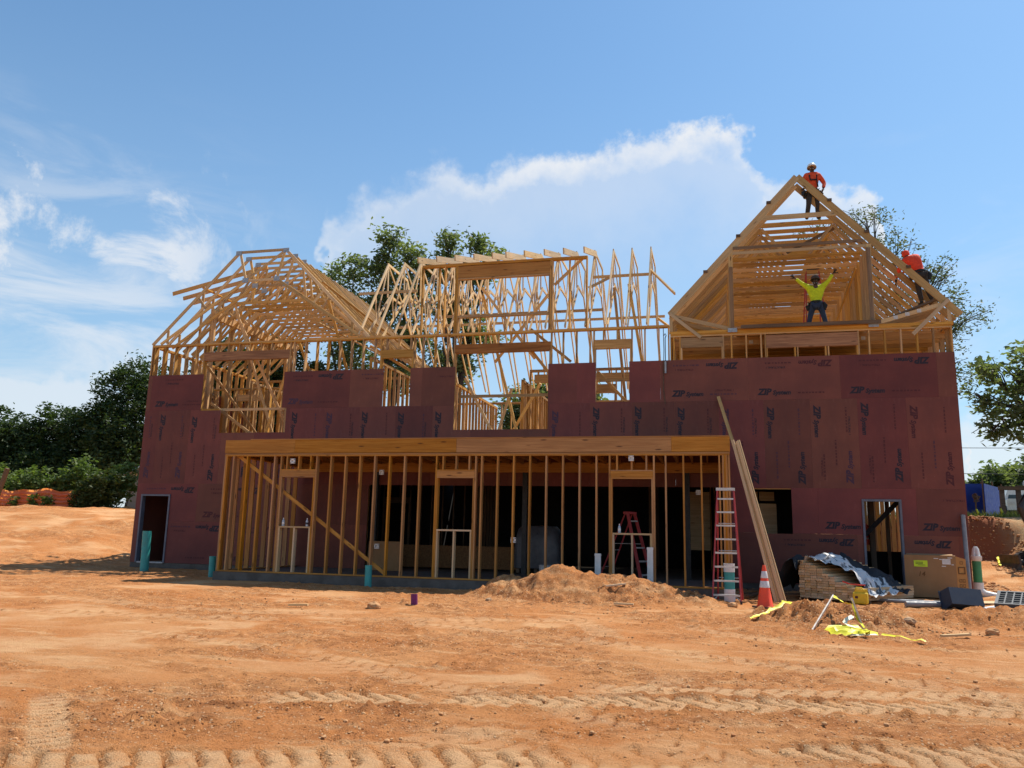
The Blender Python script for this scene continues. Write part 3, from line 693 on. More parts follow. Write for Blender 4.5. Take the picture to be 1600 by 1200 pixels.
# shed dormer on the west slope
dm = part_empty('shed_dormer', house, (-3, 3.5, 9))
for i in range(8):
    y = 1.35+.61*i
    member('rafter', (-4.35, y, 9.78), (-.55, y, 10.58), YN, .04, .14, w_, dm)
    member('stud', (-3.06, y, 7.55), (-3.06, y, 9.86), XN, .09, .04, w_, dm)
member('plate', (-3.06, 1.3, 9.93), (-3.06, 6.3, 9.93), XN, .095, .05, w_, dm)
member('knee_beam', (-2.35, 1.0, 8.82), (-2.35, 6.4, 8.82), XN, .13, .29, w_, dm)
for y in (1.1, 2.3, 3.6, 4.9, 6.2): member('post', (-2.35, y, 3.7), (-2.35, y, 8.67), YN, .10, .12, w_, dm)
for k, (y, z) in enumerate(((.3, 10.60), (.6, 8.1), (.9, 9.5))):
    member('lateral_brace', (3.9-.02*k, -.02, 7.72) if k == 1 else (2.3, .02, 9.26-.6*k), (3.4, 6.2, 7.9) if k == 1 else (2.0, 6.2, 9.5-.6*k), XN, .09, .038, wt_, house)
member('lateral_brace', (2.2, .3, 9.55), (3.6, 6.3, 8.1), XN, .09, .035, wt_, house)
# middle wing: flat-topped trusses running front to back
mid = [('top_chord', ((-.04, 7.56), (2.03, 10.62)), .040, .095), ('top_chord', ((1.98, 10.63), (3.88, 10.63)), .036, .09), ('top_chord', ((3.85, 10.63), (7.0, 6.75)), .039, .095),
       ('bottom_chord', ((.45, 7.60), (2.35, 9.55)), .038, .085), ('bottom_chord', ((2.3, 9.56), (3.6, 9.56)), .034, .085), ('bottom_chord', ((3.55, 9.56), (6.4, 6.8)), .037, .085),
       ('web', ((2.03, 10.58), (2.1, 9.45)), .030, .08), ('web', ((2.1, 10.55), (3.55, 9.58)), .028, .08), ('web', ((3.85, 10.55), (3.6, 9.58)), .030, .08),
       ('web', ((1.1, 9.2), (1.25, 8.45)), .030, .08), ('web', ((4.9, 9.3), (4.6, 8.6)), .030, .08), ('web', ((1.3, 8.5), (1.95, 10.45)), .027, .08), ('web', ((4.5, 8.7), (3.95, 10.45)), .027, .08)]
for i in range(15): truss('roof_truss', 'x', 12.94-.61*i, mid, MAT['truss_pale'])
truss('roof_truss', 'x', 3.79, mid, MAT['truss_pale'])
for a, b_, y, z in ((11.1, 13.0, 1.62, 9.62), (2.95, 5.1, 1.55, 9.46), (3.0, 13.2, 4.86, 9.10), (5.9, 11.4, 1.9, 8.6)):
    member('lateral_brace', (a, y, z), (b_, y, z), YN, .038, .09, wt_, house)
member('brace', (12.95, 1.6, 9.75), (13.75, .35, 8.55), (0, 1, 1), .04, .09, wt_, house); member('brace', (12.96, 4.7, 9.0), (13.9, 4.2, 8.1), (0, 1, 1), .04, .09, wt_, house)
member('brace', (11.0, 1.4, 9.2), (11.75, 1.7, 9.66), (0, 1, 0), .036, .085, wt_, house)
# wall dormer in the middle of the front
fd = part_empty('wall_dormer', house, (8.5, 0, 8.6))
for x in (5.86, 6.42, 6.62, 6.98, 7.03, 10.04, 10.09, 10.62, 11.15): member('stud', (x, .072, 7.515), (x, .072, 9.71), YN, .138, .038, w_, fd)
member('top_plate', (5.84, .07, 9.73), (11.17, .07, 9.73), YN, .14, .04, w_, fd); member('top_plate', (5.84, .07, 9.772), (11.17, .07, 9.772), YN, .138, .038, w_, fd)
member('header', (7.05, .07, 9.49), (10.02, .07, 9.49), YN, .135, .39, MAT['wood_orange'], fd); member('header', (7.05, .068, 9.27), (10.02, .068, 9.27), YN, .139, .036, w_, fd)
for x in (7.075, 9.995): member('jack_stud', (x, .07, 7.515), (x, .07, 9.25), YN, .136, .038, w_, fd)
member('rail', (7.1, .07, 8.04), (9.97, .07, 8.04), YN, .13, .07, w_, fd)
for x in (7.8, 8.6, 9.3): member('cripple_stud', (x, .07, 7.52), (x, .07, 8.0), YN, .12, .038, w_, fd)
for k, x in enumerate((5.89, 6.51, 7.11, 7.72, 8.31, 8.74, 9.32, 9.94, 10.53, 11.15)):
    member('rafter', (x, -.55, 9.78), (x, 2.05, 10.55), XN, .042, .185, MAT['pale'], fd)
member('brace', (7.7, .5, 9.1), (9.3, 1.3, 6.9), YN, .036, .09, wt_, fd); member('brace', (9.9, .4, 8.75), (7.9, 1.6, 6.9), YN, .035, .09, wt_, fd); member('brace', (10.1, .3, 9.0), (11.0, .2, 9.78), YN, .035, .09, wt_, fd)

# east wing: steep attic trusses
RX0, RX1, AP = 13.62, 21.07, (17.30, 11.80)
def gable(front=False, cut=False):
    d_ = .20 if front else .185
    k = [('top_chord', ((RX0, 7.80), AP), .042, d_), ('top_chord', ((21.32, 7.46), AP), .039, d_),
         ('collar_tie', ((16.22, 10.60), (18.38, 10.60)), .036, .14), ('ceiling_joist', ((15.35, 9.58), (19.2, 9.58)), .034, .115 if not front else .09),
         ('room_post', ((15.37, 7.25), (15.37, 9.64)), .036, .12), ('room_post', ((19.12, 7.25), (19.12, 9.62)), .036, .12),
         ('heel', ((13.64, 7.22), (13.64, 7.80)), .0355, .09), ('heel', ((21.04, 7.22), (21.04, 7.72)), .0355, .09),
         ('web', ((13.75, 7.75), (15.3, 7.32)), .030, .11), ('web', ((20.95, 7.80), (19.2, 7.32)), .030, .11)]
    if cut:
        k[0] = ('top_chord', ((RX0, 7.80), (16.28, 10.66)), .042, .14); k[1] = ('top_chord', ((21.32, 7.46), (18.32, 10.66)), .039, .14)
        k[2] = ('collar_tie', ((16.2, 10.58), (18.4, 10.58)), .036, .12)
    if not front: k += [('floor_chord', ((RX0, 7.09), (RX1, 7.09)), .038, .24), ('web', ((15.5, 9.62), (16.3, 10.5)), .027, .085),
                        ('web', ((16.3, 10.5), (17.0, 9.62)), .025, .085), ('web', ((18.3, 10.5), (17.6, 9.62)), .025, .085), ('web', ((19.05, 9.62), (18.3, 10.5)), .027, .085)]
    return k
truss('roof_truss', 'y', .02, gable(True), wt_)
truss('roof_truss', 'y', .63, gable(), w_)
for i in range(25): truss('roof_truss', 'y', 1.14+.51*i, gable(cut=True), w_)
for x, z0_, z1_ in ((15.37, 7.27, 9.15), (19.10, 7.27, 9.50)): member('room_post', (x, -.03, z0_), (x, -.03, z1_), YN, .045, .10, MAT['postwood'], house)
for x in (15.37, 19.12): slab('gusset_plate', x-.13, x+.13, -.058, -.054, 7.20, 7.32, MAT['steel'], house)
member('collar_tie', (15.45, -.015, 9.72), (19.0, -.015, 9.72), YN, .034, .09, MAT['postwood'], house)
member('rim_board', (RX0, .068, 7.245), (RX1+.05, .068, 7.245), YN, .16, .085, w_, house)
slab('attic_deck', 15.5, 19.0, -.10, 13.6, 7.292, 7.315, MAT['ply'], house)
member('deck_edge', (15.6, -.12, 7.33), (19.3, -.12, 7.33), YN, .04, .10, MAT['graywood'], house)
member('brace', (13.60, -.03, 7.84), (14.48, -.03, 7.08), YN, .036, .09, MAT['pale'], house); member('brace', (21.05, -.03, 7.90), (20.1, -.03, 6.96), YN, .036, .10, MAT['pale'], house)
member('brace', (18.4, .9, 10.5), (16.9, .9, 9.75), YN, .03, .085, MAT['graywood'], house)
member('brace', (19.0, 1.4, 9.4), (18.4, 5.5, 7.4), XN, .036, .12, w_, house)
member('walk_plank', (19.2, .15, 7.33), (21.0, .22, 8.05), YN, .24, .05, MAT['graywood'], house)
# purlin blocks seen on the rakes
for t_ in (.22, .46, .72):
    slab('rake_block', 17.3-3.68*t_-.06, 17.3-3.68*t_+.06, -.04, .1, 11.8-4.0*t_+.10, 11.8-4.0*t_+.18, MAT['graywood'], house)
    slab('rake_block', 17.3+3.9*t_-.06, 17.3+3.9*t_+.06, -.04, .1, 11.8-4.25*t_+.10, 11.8-4.25*t_+.18, MAT['graywood'], house)
for x, z in ((18.95, 7.05), (17.6, 7.07), (19.7, 7.457), (20.0, 7.54), (20.3, 7.62), (15.9, 7.05)):
    slab('gusset_plate', x-.055, x+.055, .606 if z < 7.1 else -.001, .6085 if z < 7.1 else .0015, z-.05, z+.05, MAT['reflect0'], house)
# long braces thrown across the rooms upstairs
for a, b_ in (((-2.1, .5, 6.9), (-.3, 2.6, 3.7)), ((-1.4, .7, 9.3), (.2, 1.9, 3.7)), ((-.9, .4, 8.4), (1.0, 1.4, 4.2)), ((-1.6, .25, 5.5), (.35, .3, 4.2)), ((1.2, .5, 7.2), (-.6, 1.8, 4.0)), ((.6, 1.8, 8.0), (2.2, 2.6, 3.7)),
             ((2.3, .6, 9.0), (3.1, .9, 6.3)), ((4.0, .4, 7.3), (5.5, .5, 6.4)), ((7.2, .6, 6.2), (8.3, 1.0, 4.0)), ((7.6, 1.0, 9.0), (8.9, 1.3, 4.0)), ((10.6, .5, 6.6), (9.3, .6, 7.7)), ((9.6, .8, 6.0), (8.2, 1.9, 4.2)), ((9.2, .3, 7.2), (10.3, .3, 5.8)),
             ((11.4, .7, 6.3), (12.6, .7, 5.0)), ((8.5, 1.5, 6.0), (8.0, 1.4, 4.2)), ((12.3, 1.2, 9.2), (12.75, 1.2, 6.3)), ((11.8, 1.5, 9.2), (12.2, 1.5, 5.0))):
    member('brace', a, b_, (0, 1, .2), .036, .088, MAT['wood'] if random.random() < .5 else wt_, house)
member('guard_rail', (-1.7, .3, 5.27), (1.3, .3, 5.27), YN, .036, .085, w_, house); member('guard_rail', (7.1, .3, 5.55), (9.95, .3, 5.55), YN, .036, .09, w_, house); member('guard_rail', (11.5, .3, 5.95), (12.4, .3, 5.95), YN, .036, .085, w_, house)

# --- door frames, boxes, small fixed parts
def door(x0, x1, z1, lean=0):
    mb = MB(); mb.box((x0+.025, .04, (Z0+z1)/2), (.055, .17, z1-Z0)); jl = mb.build('door_jamb', MAT['doorframe'], house, Matrix.Identity(4))
    mb = MB(); mb.box((x1-.025, .04, (Z0+z1)/2), (.055, .17, z1-Z0)); mb.build('door_jamb', MAT['doorframe'], house, Matrix.Identity(4))
    mb = MB(); mb.box(((x0+x1)/2, .038, z1+.028), (x1-x0+.005, .174, .055)); mb.build('door_head', MAT['doorframe'], house, Matrix.Identity(4))
door(-3.70, -2.60, 2.372); door(18.56, 19.53, 2.442)
slab('threshold', -3.64, -2.66, -.03, .12, Z0-.02, Z0+.03, MAT['steel'], house)
def outlet(x, y, z):
    mb = MB(); s = .047
    for c, d_ in (((0, 0, s), (2*s+.03, .05, .03)), ((0, 0, -s), (2*s+.03, .05, .03)), ((-s, 0, 0), (.03, .05, 2*s)), ((s, 0, 0), (.03, .05, 2*s)), ((0, .02, 0), (.05, .02, .06))): mb.box(Vector(c)+Vector((x, y, z)), d_)
    mb.build('outlet_box', MAT['white'], house, Matrix.Identity(4))
for p in ((4.05, PY-.02, 3.14), (6.3, -3.6, 1.0), (10.03, PY+.04, 1.24), (12.87, PY-.02, 3.2), (14.35, -1.5, 2.56), (6.3, PY+.6, 2.9), (17.3, 5.2, 1.7)): outlet(*p)
slab('osb_board', 4.55, 8.9, 1.9, 1.92, .28, .98, MAT['osb'], house)

# ------------------------------------------------------------------ things on the site
MAT['teal'] = plain('teal sewer pipe', (.035, .34, .32), .45, (.05, .25, .24), 6)
MAT['green'] = plain('green sewer pipe', (.05, .30, .12), .45, (.05, .22, .10), 6)
MAT['gray'] = plain('gray conduit', (.25, .26, .27), .5, (.19, .19, .2), 6)
MAT['purple'] = plain('purple pipe', (.16, .012, .12), .5, (.10, .008, .08), 9)
MAT['orange'] = plain('orange cone plastic', (.85, .075, .02), .45, (.72, .07, .02), 8)
MAT['reflect'] = plain('reflective collar', (.68, .66, .64), .35, (.5, .48, .46), 14)
MAT['fiberglass'] = plain('red fiberglass', (.42, .045, .05), .5, (.30, .035, .04), 7)
MAT['alu'] = plain('aluminium', (.55, .55, .55), .42, (.42, .41, .4), 12, metal=.55)
MAT['card'] = plain('cardboard', (.34, .19, .085), .85, (.28, .155, .07), 2.5, .002, 30)
MAT['cardside'] = plain('cardboard side', (.46, .24, .075), .85, (.40, .20, .065), 3)
MAT['cardprint'] = plain('box print', (.16, .075, .025), .85)
MAT['lime'] = plain('lime label', (.62, .80, .03), .6, (.55, .72, .03), 10)
MAT['yellow'] = plain('yellow plastic', (.72, .50, .02), .45, (.60, .40, .02), 9)
MAT['tape'] = plain('caution tape', (.80, .74, .03), .5, (.66, .60, .03), 20)
MAT['tapewhite'] = plain('sunbleached tape', (.80, .78, .62), .5, (.72, .68, .45), 15)
MAT['navy'] = plain('navy tub', (.022, .032, .055), .5, (.03, .04, .06), 5)
MAT['dark_plastic'] = plain('dark drain plastic', (.075, .08, .085), .55, (.07, .07, .075), 9)
MAT['red_strap'] = plain('red strap', (.7, .06, .03), .6)
def pipe(name, x, y, r, z1, mat, label, cat, lean=(0, 0), group=None, z0=None):
    zb = (gz(x, y) if z0 is None else z0)
    t_ = thing(name, (x, y, zb), label, cat, group)
    mb = MB(); n = 20
    prof = [(r*.86, z1-zb-.25), (r*.86, z1-zb), (r, z1-zb), (r, -.12)]
    mb.lathe(prof, n)
    mb.v = [(v[0]+lean[0]*v[2], v[1]+lean[1]*v[2], v[2]) for v in mb.v]
    mb.build('tube', mat, t_, smooth=True)
    mb = MB(); mb.lathe([(r*.84, z1-zb-.12), (r*.02, z1-zb-.12)], n); mb.v = [(v[0]+lean[0]*v[2], v[1]+lean[1]*v[2], v[2]) for v in mb.v]; mb.build('bore', MAT['black'], t_)
    return t_
G1 = 'teal pipe stubs along the house front'
pipe('sewer_pipe', -1.85, -1.91, .125, 1.24, MAT['teal'], 'tall teal pipe stub standing in front of the narrow left doorway', 'pipe', (-.03, 0), G1)
pipe('sewer_pipe', -4.25, .9, .09, .52, MAT['teal'], 'teal pipe stub half hidden behind the left corner of the house', 'pipe', (0, 0), G1)
pipe('sewer_pipe', 1.22, -3.06, .095, .60, MAT['teal'], 'short teal pipe stub beside the left corner post of the porch', 'pipe', (-.03, 0), G1)
pipe('sewer_pipe', 6.56, -4.62, .085, .56, MAT['teal'], 'short teal pipe stub in front of the porch studs, diagonal brace behind it', 'pipe', (-.02, 0), G1)
t_ = pipe('sewer_pipe', 15.03, -4.75, .11, .78, MAT['teal'], 'teal pipe with white collars standing behind the red front stepladder', 'pipe', (0, 0), G1)
for za, zb in ((.62, .80), (-.05, .26)):
    mb = MB(); mb.lathe([(.09, zb), (.118, zb), (.118, za)], 20); mb.build('collar', MAT['white'], t_, smooth=True)
t_ = thing('downpipe_stub', (21.32, .4, gz(21.32, .4)), 'green pipe with white cap and white elbow beside the right house corner', 'pipe')
mb = MB(); mb.lathe([(.108, .95), (.108, .33)], 20); mb.build('tube', MAT['green'], t_, smooth=True)
mb = MB(); mb.lathe([(.125, .36), (.125, .12)], 20); mb.tube([(0, 0, .2), (.03, -.02, .12), (.14, -.04, .06), (.34, -.1, .03), (.5, -.2, .02)], [.12, .12, .105, .09, .085], 12); mb.build('elbow', MAT['white'], t_, smooth=True)
mb = MB(); mb.lathe([(.0, 1.03), (.135, 1.03), (.135, .93), (.11, .90)], 20)
for k in range(5):
    a = k*1.2566; mb.tube([(.07*math.cos(a), .07*math.sin(a), 1.0), (.05*math.cos(a), .05*math.sin(a), 1.2), (.03*math.cos(a), .03*math.sin(a), 1.27)], [.045, .035, .012], 8)
mb.build('cap', MAT['white'], t_, smooth=True)
for x, zt, lab in ((12.10, .98, 'shorter white square pipe standing on the porch edge behind the dirt mound'), (13.30, 1.15, 'taller white square pipe beside the right porch window framing')):
    t_ = thing('square_pipe', (x, PY-.12, .0), lab, 'pipe', 'white square pipes at the porch edge')
    mb = MB(); mb.box((0, 0, zt/2), (.13, .10, zt)); mb.build('tube', MAT['white'], t_)
    mb = MB(); mb.box((0, 0, zt-.03), (.145, .115, .05)); mb.build('cap', MAT['white'], t_)
    mb = MB(); mb.box((-.02, -.054, zt*.45), (.012, .012, zt*.85)); mb.build('seam', MAT['white'], t_)
t_ = thing('purple_pipe', (9.29, -8.7, gz(9.29, -8.7)), 'small purple pipe stub sticking out of the bare clay', 'pipe')
mb = MB(); mb.lathe([(.045, .21), (.062, .21), (.064, -.05)], 14); mb.v = [(v[0]-.05*v[2], v[1], v[2]) for v in mb.v]; mb.build('tube', MAT['purple'], t_, smooth=True)
mb = MB(); mb.lathe([(.045, .17), (.001, .17)], 14); mb.build('bore', MAT['black'], t_)
t_ = thing('gray_pipe', (20.8, -.75, gz(20.8, -.75)), 'long gray pipe leaning against the right corner of the maroon wall', 'pipe')
mb = MB(); mb.tube([(0, 0, 0), (.16, .66, 2.06)], .052, 14); mb.build('tube', MAT['gray'], t_, smooth=True)
mb = MB(); mb.tube([(.16, .659, 2.055), (.161, .661, 2.064)], .056, 14); mb.build('rim', MAT['gray'], t_, smooth=True)

# rocks
def rock(x, y, s, mat, label, seed, cat='rock', sink=.25):
    bm = bmesh.new(); bmesh.ops.create_icosphere(bm, subdivisions=3, radius=1); rg = random.Random(seed)
    off = rg.random()*50
    for v in bm.verts:
        p = np.array([v.co.x*1.5+off, v.co.y*1.5+v.co.z*2.1])
        k = 1+.35*float(vnoise(p[0:1], p[1:2], .9, seed)[0])+.25*float(vnoise(p[0:1], p[1:2], .35, seed+1)[0])
        v.co = Vector((v.co.x*k*s, v.co.y*k*s*.8, v.co.z*k*s*.62))
    me = bpy.data.meshes.new('rock'); bm.to_mesh(me); bm.free(); me.materials.append(mat)
    o_ = add_mesh('rock', me, None, Matrix.Translation((x, y, gz(x, y)+s*(.62-sink)))); tag(o_, label, cat)
rock(8.75, -9.3, .13, MAT['clod'], 'dark clay lump beside the purple pipe stub', 5)
rock(17.75, -8.75, .10, MAT['stone'], 'pale buff stone on the right side of the taped dirt heap', 8)
rock(10.25, -7.0, .07, MAT['stone'], 'small pale stone at the left foot of the big porch mound', 9)
rock(15.05, -6.3, .10, MAT['clod'], 'brown clay lump on the ground left of the traffic cone', 11)
rock(18.9, -8.9, .10, MAT['clod'], 'brown clay lump at the foot of the right hand dirt ridge', 14)

# traffic cone
cx, cy = 15.69, -6.0
t_ = thing('traffic_cone', (cx, cy, gz(cx, cy)), 'orange traffic cone with two white bands beside the red stepladder', 'traffic cone')
mb = MB(); mb.prism([(-.20, -.20), (.20, -.20), (.20, .20), (-.20, .20)], 0, .035, 'z'); mb.build('base', MAT['black'], t_, LOC[t_.name] @ Matrix.Rotation(.3, 4, 'Z'))
cone_r = lambda z: .155-.125*(z-.035)/.80
mb = MB(); mb.lathe([(cone_r(.035)+.02, .036), (cone_r(.05), .06), (cone_r(.42), .42), (cone_r(.82), .82), (.022, .84), (.0, .84)], 24); mb.build('cone', MAT['orange'], t_, smooth=True)
for a, b_ in ((.40, .53), (.585, .72)):
    mb = MB(); mb.lathe([(cone_r(a)+.001, a), (cone_r(a)+.004, a+.004), (cone_r(b_)+.004, b_-.004), (cone_r(b_)+.001, b_)], 24); mb.build('band', MAT['reflect'], t_, smooth=True)

# stepladders
def stepladder(loc, rz, H, wb, wt, spread, steps, label, topmat):
    t_ = thing('stepladder', loc, label, 'stepladder', 'red stepladders on the site', rz)
    f = lambda z, s: Vector((s*(wb+(wt-wb)*z/H)/2, -spread*(1-z/H)*.45, z))
    r_ = lambda z, s: Vector((s*(wb*.92+(wt-wb*.92)*z/H)/2, spread*(1-z/H)*.75+.08, z))
    for s in (-1, 1):
        mb = MB(); a, b_ = f(0, s), f(H, s); dv = (b_-a).normalized()
        mb.add([a+Vector((-.014, -.042, 0)), a+Vector((.014, -.042, 0)), a+Vector((.014, .042, 0)), a+Vector((-.014, .042, 0)), b_+Vector((-.014, -.042, 0)), b_+Vector((.014, -.042, 0)), b_+Vector((.014, .042, 0)), b_+Vector((-.014, .042, 0))],
               [(0, 3, 2, 1), (4, 5, 6, 7), (0, 1, 5, 4), (1, 2, 6, 5), (2, 3, 7, 6), (3, 0, 4, 7)]); mb.build('side_rail', MAT['fiberglass'], t_)
        mb = MB(); mb.tube([r_(0, s), r_(H, s)], .021, 6); mb.build('rear_rail', MAT['fiberglass'], t_)
        mb = MB(); mb.box(f(.03, s), (.045, .11, .06)); mb.build('foot', MAT['black'], t_)
    for i in range(steps):
        z = .18+(H-.36)*i/(steps-1) if steps > 1 else .3
        a, b_ = f(z, -1), f(z, 1)
        mb = MB(); mb.box((a+b_)/2, (abs(b_.x-a.x)-.02, .085, .012)); mb.box((a+b_)/2+Vector((0, -.04, -.012)), (abs(b_.x-a.x)-.02, .008, .035)); mb.build('step', MAT['alu'], t_)
    for z in (H*.2, H*.45, H*.7):
        a, b_ = r_(z, -1), r_(z, 1); mb = MB(); mb.tube([a, b_], .011, 6); mb.build('rear_bar', MAT['alu'], t_)
    for s in (-1, 1):
        mb = MB(); mb.tube([f(.18, s)*1.0+Vector((-s*.13, 0, .0)), f(.04, s)], .012, 6); mb.build('corner_brace', MAT['alu'], t_)
        mb = MB(); mb.tube([f(H*.55, s), r_(H*.55, s)], .008, 5); mb.build('spreader', MAT['alu'], t_)
    mb = MB(); mb.box((0, .04, H+.02), (wt+.05, .17, .06)); mb.build('top_cap', topmat, t_)
    return t_
stepladder((14.99, -5.05, gz(14.99, -5.05)), R(-4), 2.36, .58, .34, 1.05, 8, 'red stepladder with pale steps and cap at the right porch corner', MAT['alu'])
stepladder((12.62, -1.7, .256), R(62), 1.72, .52, .32, 1.05, 5, 'red stepladder standing open in the dark behind the right porch window framing', MAT['fiberglass'])
stepladder((17.87, 2.2, 7.318), R(0), 2.35, .62, .36, 1.1, 7, 'red stepladder with black cap behind the worker in the attic room', MAT['black'])

# boards leaning on the porch corner
GB = 'boards leaning in a bundle on the porch corner'
ORD = ('leftmost', 'second from left', 'middle', 'second from right', 'rightmost')
for i in range(5):
    a = Vector((15.98+.047*i, -4.72+.03*(i % 3), gz(16.0, -4.7)+.02)); b_ = Vector((15.19+.032*i, -4.30+.035*(i % 3), 3.60-.03*((i*7) % 4)))
    o_ = member('lumber_board', a, b_, (-.3, -1, 0), .04 if i % 2 else .036, .058, MAT['pale'], None)
    tag(o_, ORD[i]+' long pale board of the bundle leaning against the right porch corner', 'board', GB)
o_ = member('lumber_board', (16.2, -3.7, .1), (14.93, -.06, 5.33), (0, -1, .3), .04, .09, MAT['wood'], None)
tag(o_, 'single longest board, leaning alone up the maroon wall behind the bundle', 'board')
for i, (x, y, a, l) in enumerate(((16.1, -2.2, .1, 1.4), (15.6, -3.0, 1.3, 1.2), (16.0, -1.2, .3, 1.0))):
    c, s = math.cos(a)*l/2, math.sin(a)*l/2
    o_ = member('scrap_board', (x-c, y-s, gz(x, y)+.04+.02*i), (x+c, y+s, gz(x, y)+.06), ZN, .038, .09, MAT['graywood'], None)
    tag(o_, ('grayish scrap board lying flat by the wall behind the leaning bundle', 'scrap board lying near the foot of the red stepladder', 'short scrap board tight against the maroon wall foot')[i], 'board')

for x, y, a, l, lab in ((12.75, -6.25, .3, .42, 'upper pale wood offcut half buried on the right flank of the porch mound'), (13.0, -7.1, -.1, .38, 'lower pale wood offcut at the right foot of the porch mound'), (7.4, -9.6, .2, .35, 'small pale wood offcut on the open clay left of the purple pipe'), (18.2, -9.6, .5, .5, 'pale wood offcut on the clay right of the bunched tape')):
    c, s = math.cos(a)*l/2, math.sin(a)*l/2
    o_ = member('wood_offcut', (x-c, y-s, gz(x-c, y-s)+.045), (x+c, y+s, gz(x+c, y+s)+.055), ZN, .03, .075, MAT['pale'], None); tag(o_, lab, 'offcut', 'wood offcuts on the clay')
# stepped stack of boards
lt = thing('lumber_stack', (16.98, -3.45, gz(17, -3.4)), 'stepped stack of new boards with a tarp thrown over its back', 'lumber stack')
BD = Vector((.56, .83, 0)).normalized(); BS = Vector((BD.y, -BD.x, 0))        # along and across the boards
lm = []
cols = [(0, 15), (1, 14), (2, 13), (3, 12), (4, 10), (5, 9), (6, 7), (7, 6), (8, 5), (9, 5)]
O0 = Vector((16.66, -3.25, gz(17, -3.4)+.06))
for c, n in cols:
    for k in range(n):
        j = random.uniform(-.03, .03)
        a = O0+BS*(c*.143)+BD*j+Vector((0, 0, k*.0555+.02)); L = 2.6
        if c >= 7: L = 2.75
        member('board', a, a+BD*L, ZN, .050, .137, MAT['pale'], lt)
for k in (.3, 1.4): member('bearer', O0+BD*k-BS*.1-Vector((0, 0, .04)), O0+BD*k+BS*1.42-Vector((0, 0, .04)), ZN, .07, .09, MAT['graywood'], lt)
# tarp
m, q, b, o = new_mat('printed house wrap'); MAT['wrap'] = m
t = q.new('ShaderNodeTexCoord').outputs['UV']
vo = q.new('ShaderNodeTexVoronoi', feature='DISTANCE_TO_EDGE'); q.put(vo.inputs['Vector'], q.vmul(t, (5, 3, 1))); vo.inputs['Scale'].default_value = 1.6
blot = q.m('MULTIPLY', q.ss(q.noise(q.vmul(t, (7, 9, 1)), 1.0, 3, .5, 1.8), .53, .57), q.ss(q.noise(t, 3.0, 2), .40, .46))
geo = q.new('ShaderNodeNewGeometry')
col = q.mix(q.m('MULTIPLY', blot, .92), (.58, .57, .56), (.025, .027, .032))
sxy = q.new('ShaderNodeSeparateXYZ'); q.nt.links.new(t, sxy.inputs[0])
edge = q.m('MAXIMUM', q.ss(sxy.outputs[0], .30, .28), q.ss(sxy.outputs[1], .62, .66))
col = q.mix(edge, col, (.018, .02, .024)); q.put(b.inputs['Base Color'], col); b.inputs['Roughness'].default_value = .62; b.inputs['Specular IOR Level'].default_value = .25
nu, nv = 46, 30; V = []; F = []; UV = []
def stack_h(s):
    c = s/.143; h = 0
    for cc, n in cols:
        if cc-.5 <= c < cc+.5: h = n*.0555+.05
    return h
for j in range(nv):
    for i in range(nu):
        s = -.5+2.1*i/(nu-1); l = .05+1.95*j/(nv-1)
        hs = sum(stack_h(s+dx) for dx in (-.2, -.1, 0, .1, .2))/5
        top = hs if s > 0 else .84*max(0.0, 1+s/.5)**.7
        top = max(top, .03)
        l += .30*smooth((s-.2)/1.0)-.25*(1-smooth((s+.1)/.4))+.06*math.sin(7*s)
        x = np.array([s*2.2]); y = np.array([l*2.2])
        wr = .26*float(vnoise(x, y, .9, 61)[0])+.15*float(vnoise(x, y, .35, 62)[0])+.05*float(vnoise(x, y, .16, 63)[0])
        hump = .26*math.exp(-((s-.75)/.35)**2-((l-.55)/.5)**2)
        p = O0+BS*(s-.07)+BD*(l+.1*wr)+Vector((0, 0, top+.045+abs(wr)*1.3+hump))
        V.append(p); UV.append((i/(nu-1), j/(nv-1)))
F = [(j*nu+i, j*nu+i+1, (j+1)*nu+i+1, (j+1)*nu+i) for j in range(nv-1) for i in range(nu-1)]
me = mesh_from('tarp', V, F, MAT['wrap'], True)
ul = me.uv_layers.new(name='UVMap')
for lp in me.loops: ul.data[lp.index].uv = UV[lp.vertex_index]
o_ = add_mesh('tarp', me); tag(o_, 'crumpled white and black printed wrap thrown over the lumber stack', 'tarp')
mb = MB(); mb.tube([O0+BS*.95+BD*.02+Vector((0, 0, .40)), O0+BS*1.1+BD*.10+Vector((0, 0, .345)), O0+BS*1.3+BD*.35+Vector((0, 0, .33))], [.02, .016, .018], 6)
o_ = mb.build('red_strap', MAT['red_strap']); tag(o_, 'red strap lying on the low step of the lumber stack', 'strap')
# yellow fuel can
t_ = thing('fuel_can', (17.78, -4.0, gz(17.78, -4.0)), 'yellow fuel can standing in front of the lumber stack', 'fuel can', None, R(-15))
mb = MB(); mb.box((0, 0, .125), (.30, .20, .25)); mb.build('body', MAT['yellow'], t_)
o_ = t_.children[0]; md = o_.modifiers.new('round', 'BEVEL'); md.width = .035; md.segments = 3
mb = MB(); mb.prism([(-.14, .245), (.14, .245), (.09, .31), (-.08, .31)], -.06, .06, 'y'); mb.build('shoulder', MAT['yellow'], t_)
mb = MB(); mb.tube([(-.10, 0, .29), (-.08, 0, .345), (.03, 0, .345), (.06, 0, .30)], .016, 8); mb.build('handle', MAT['yellow'], t_, smooth=True)
mb = MB(); mb.lathe([(.035, .26), (.035, .32), (.0, .32)], 12, (.11, 0, 0)); mb.build('cap', MAT['yellow'], t_, smooth=True)
mb = MB(); mb.box((-.07, -.1035, .15), (.06, .004, .05)); mb.build('mark', MAT['ink_red'], t_)

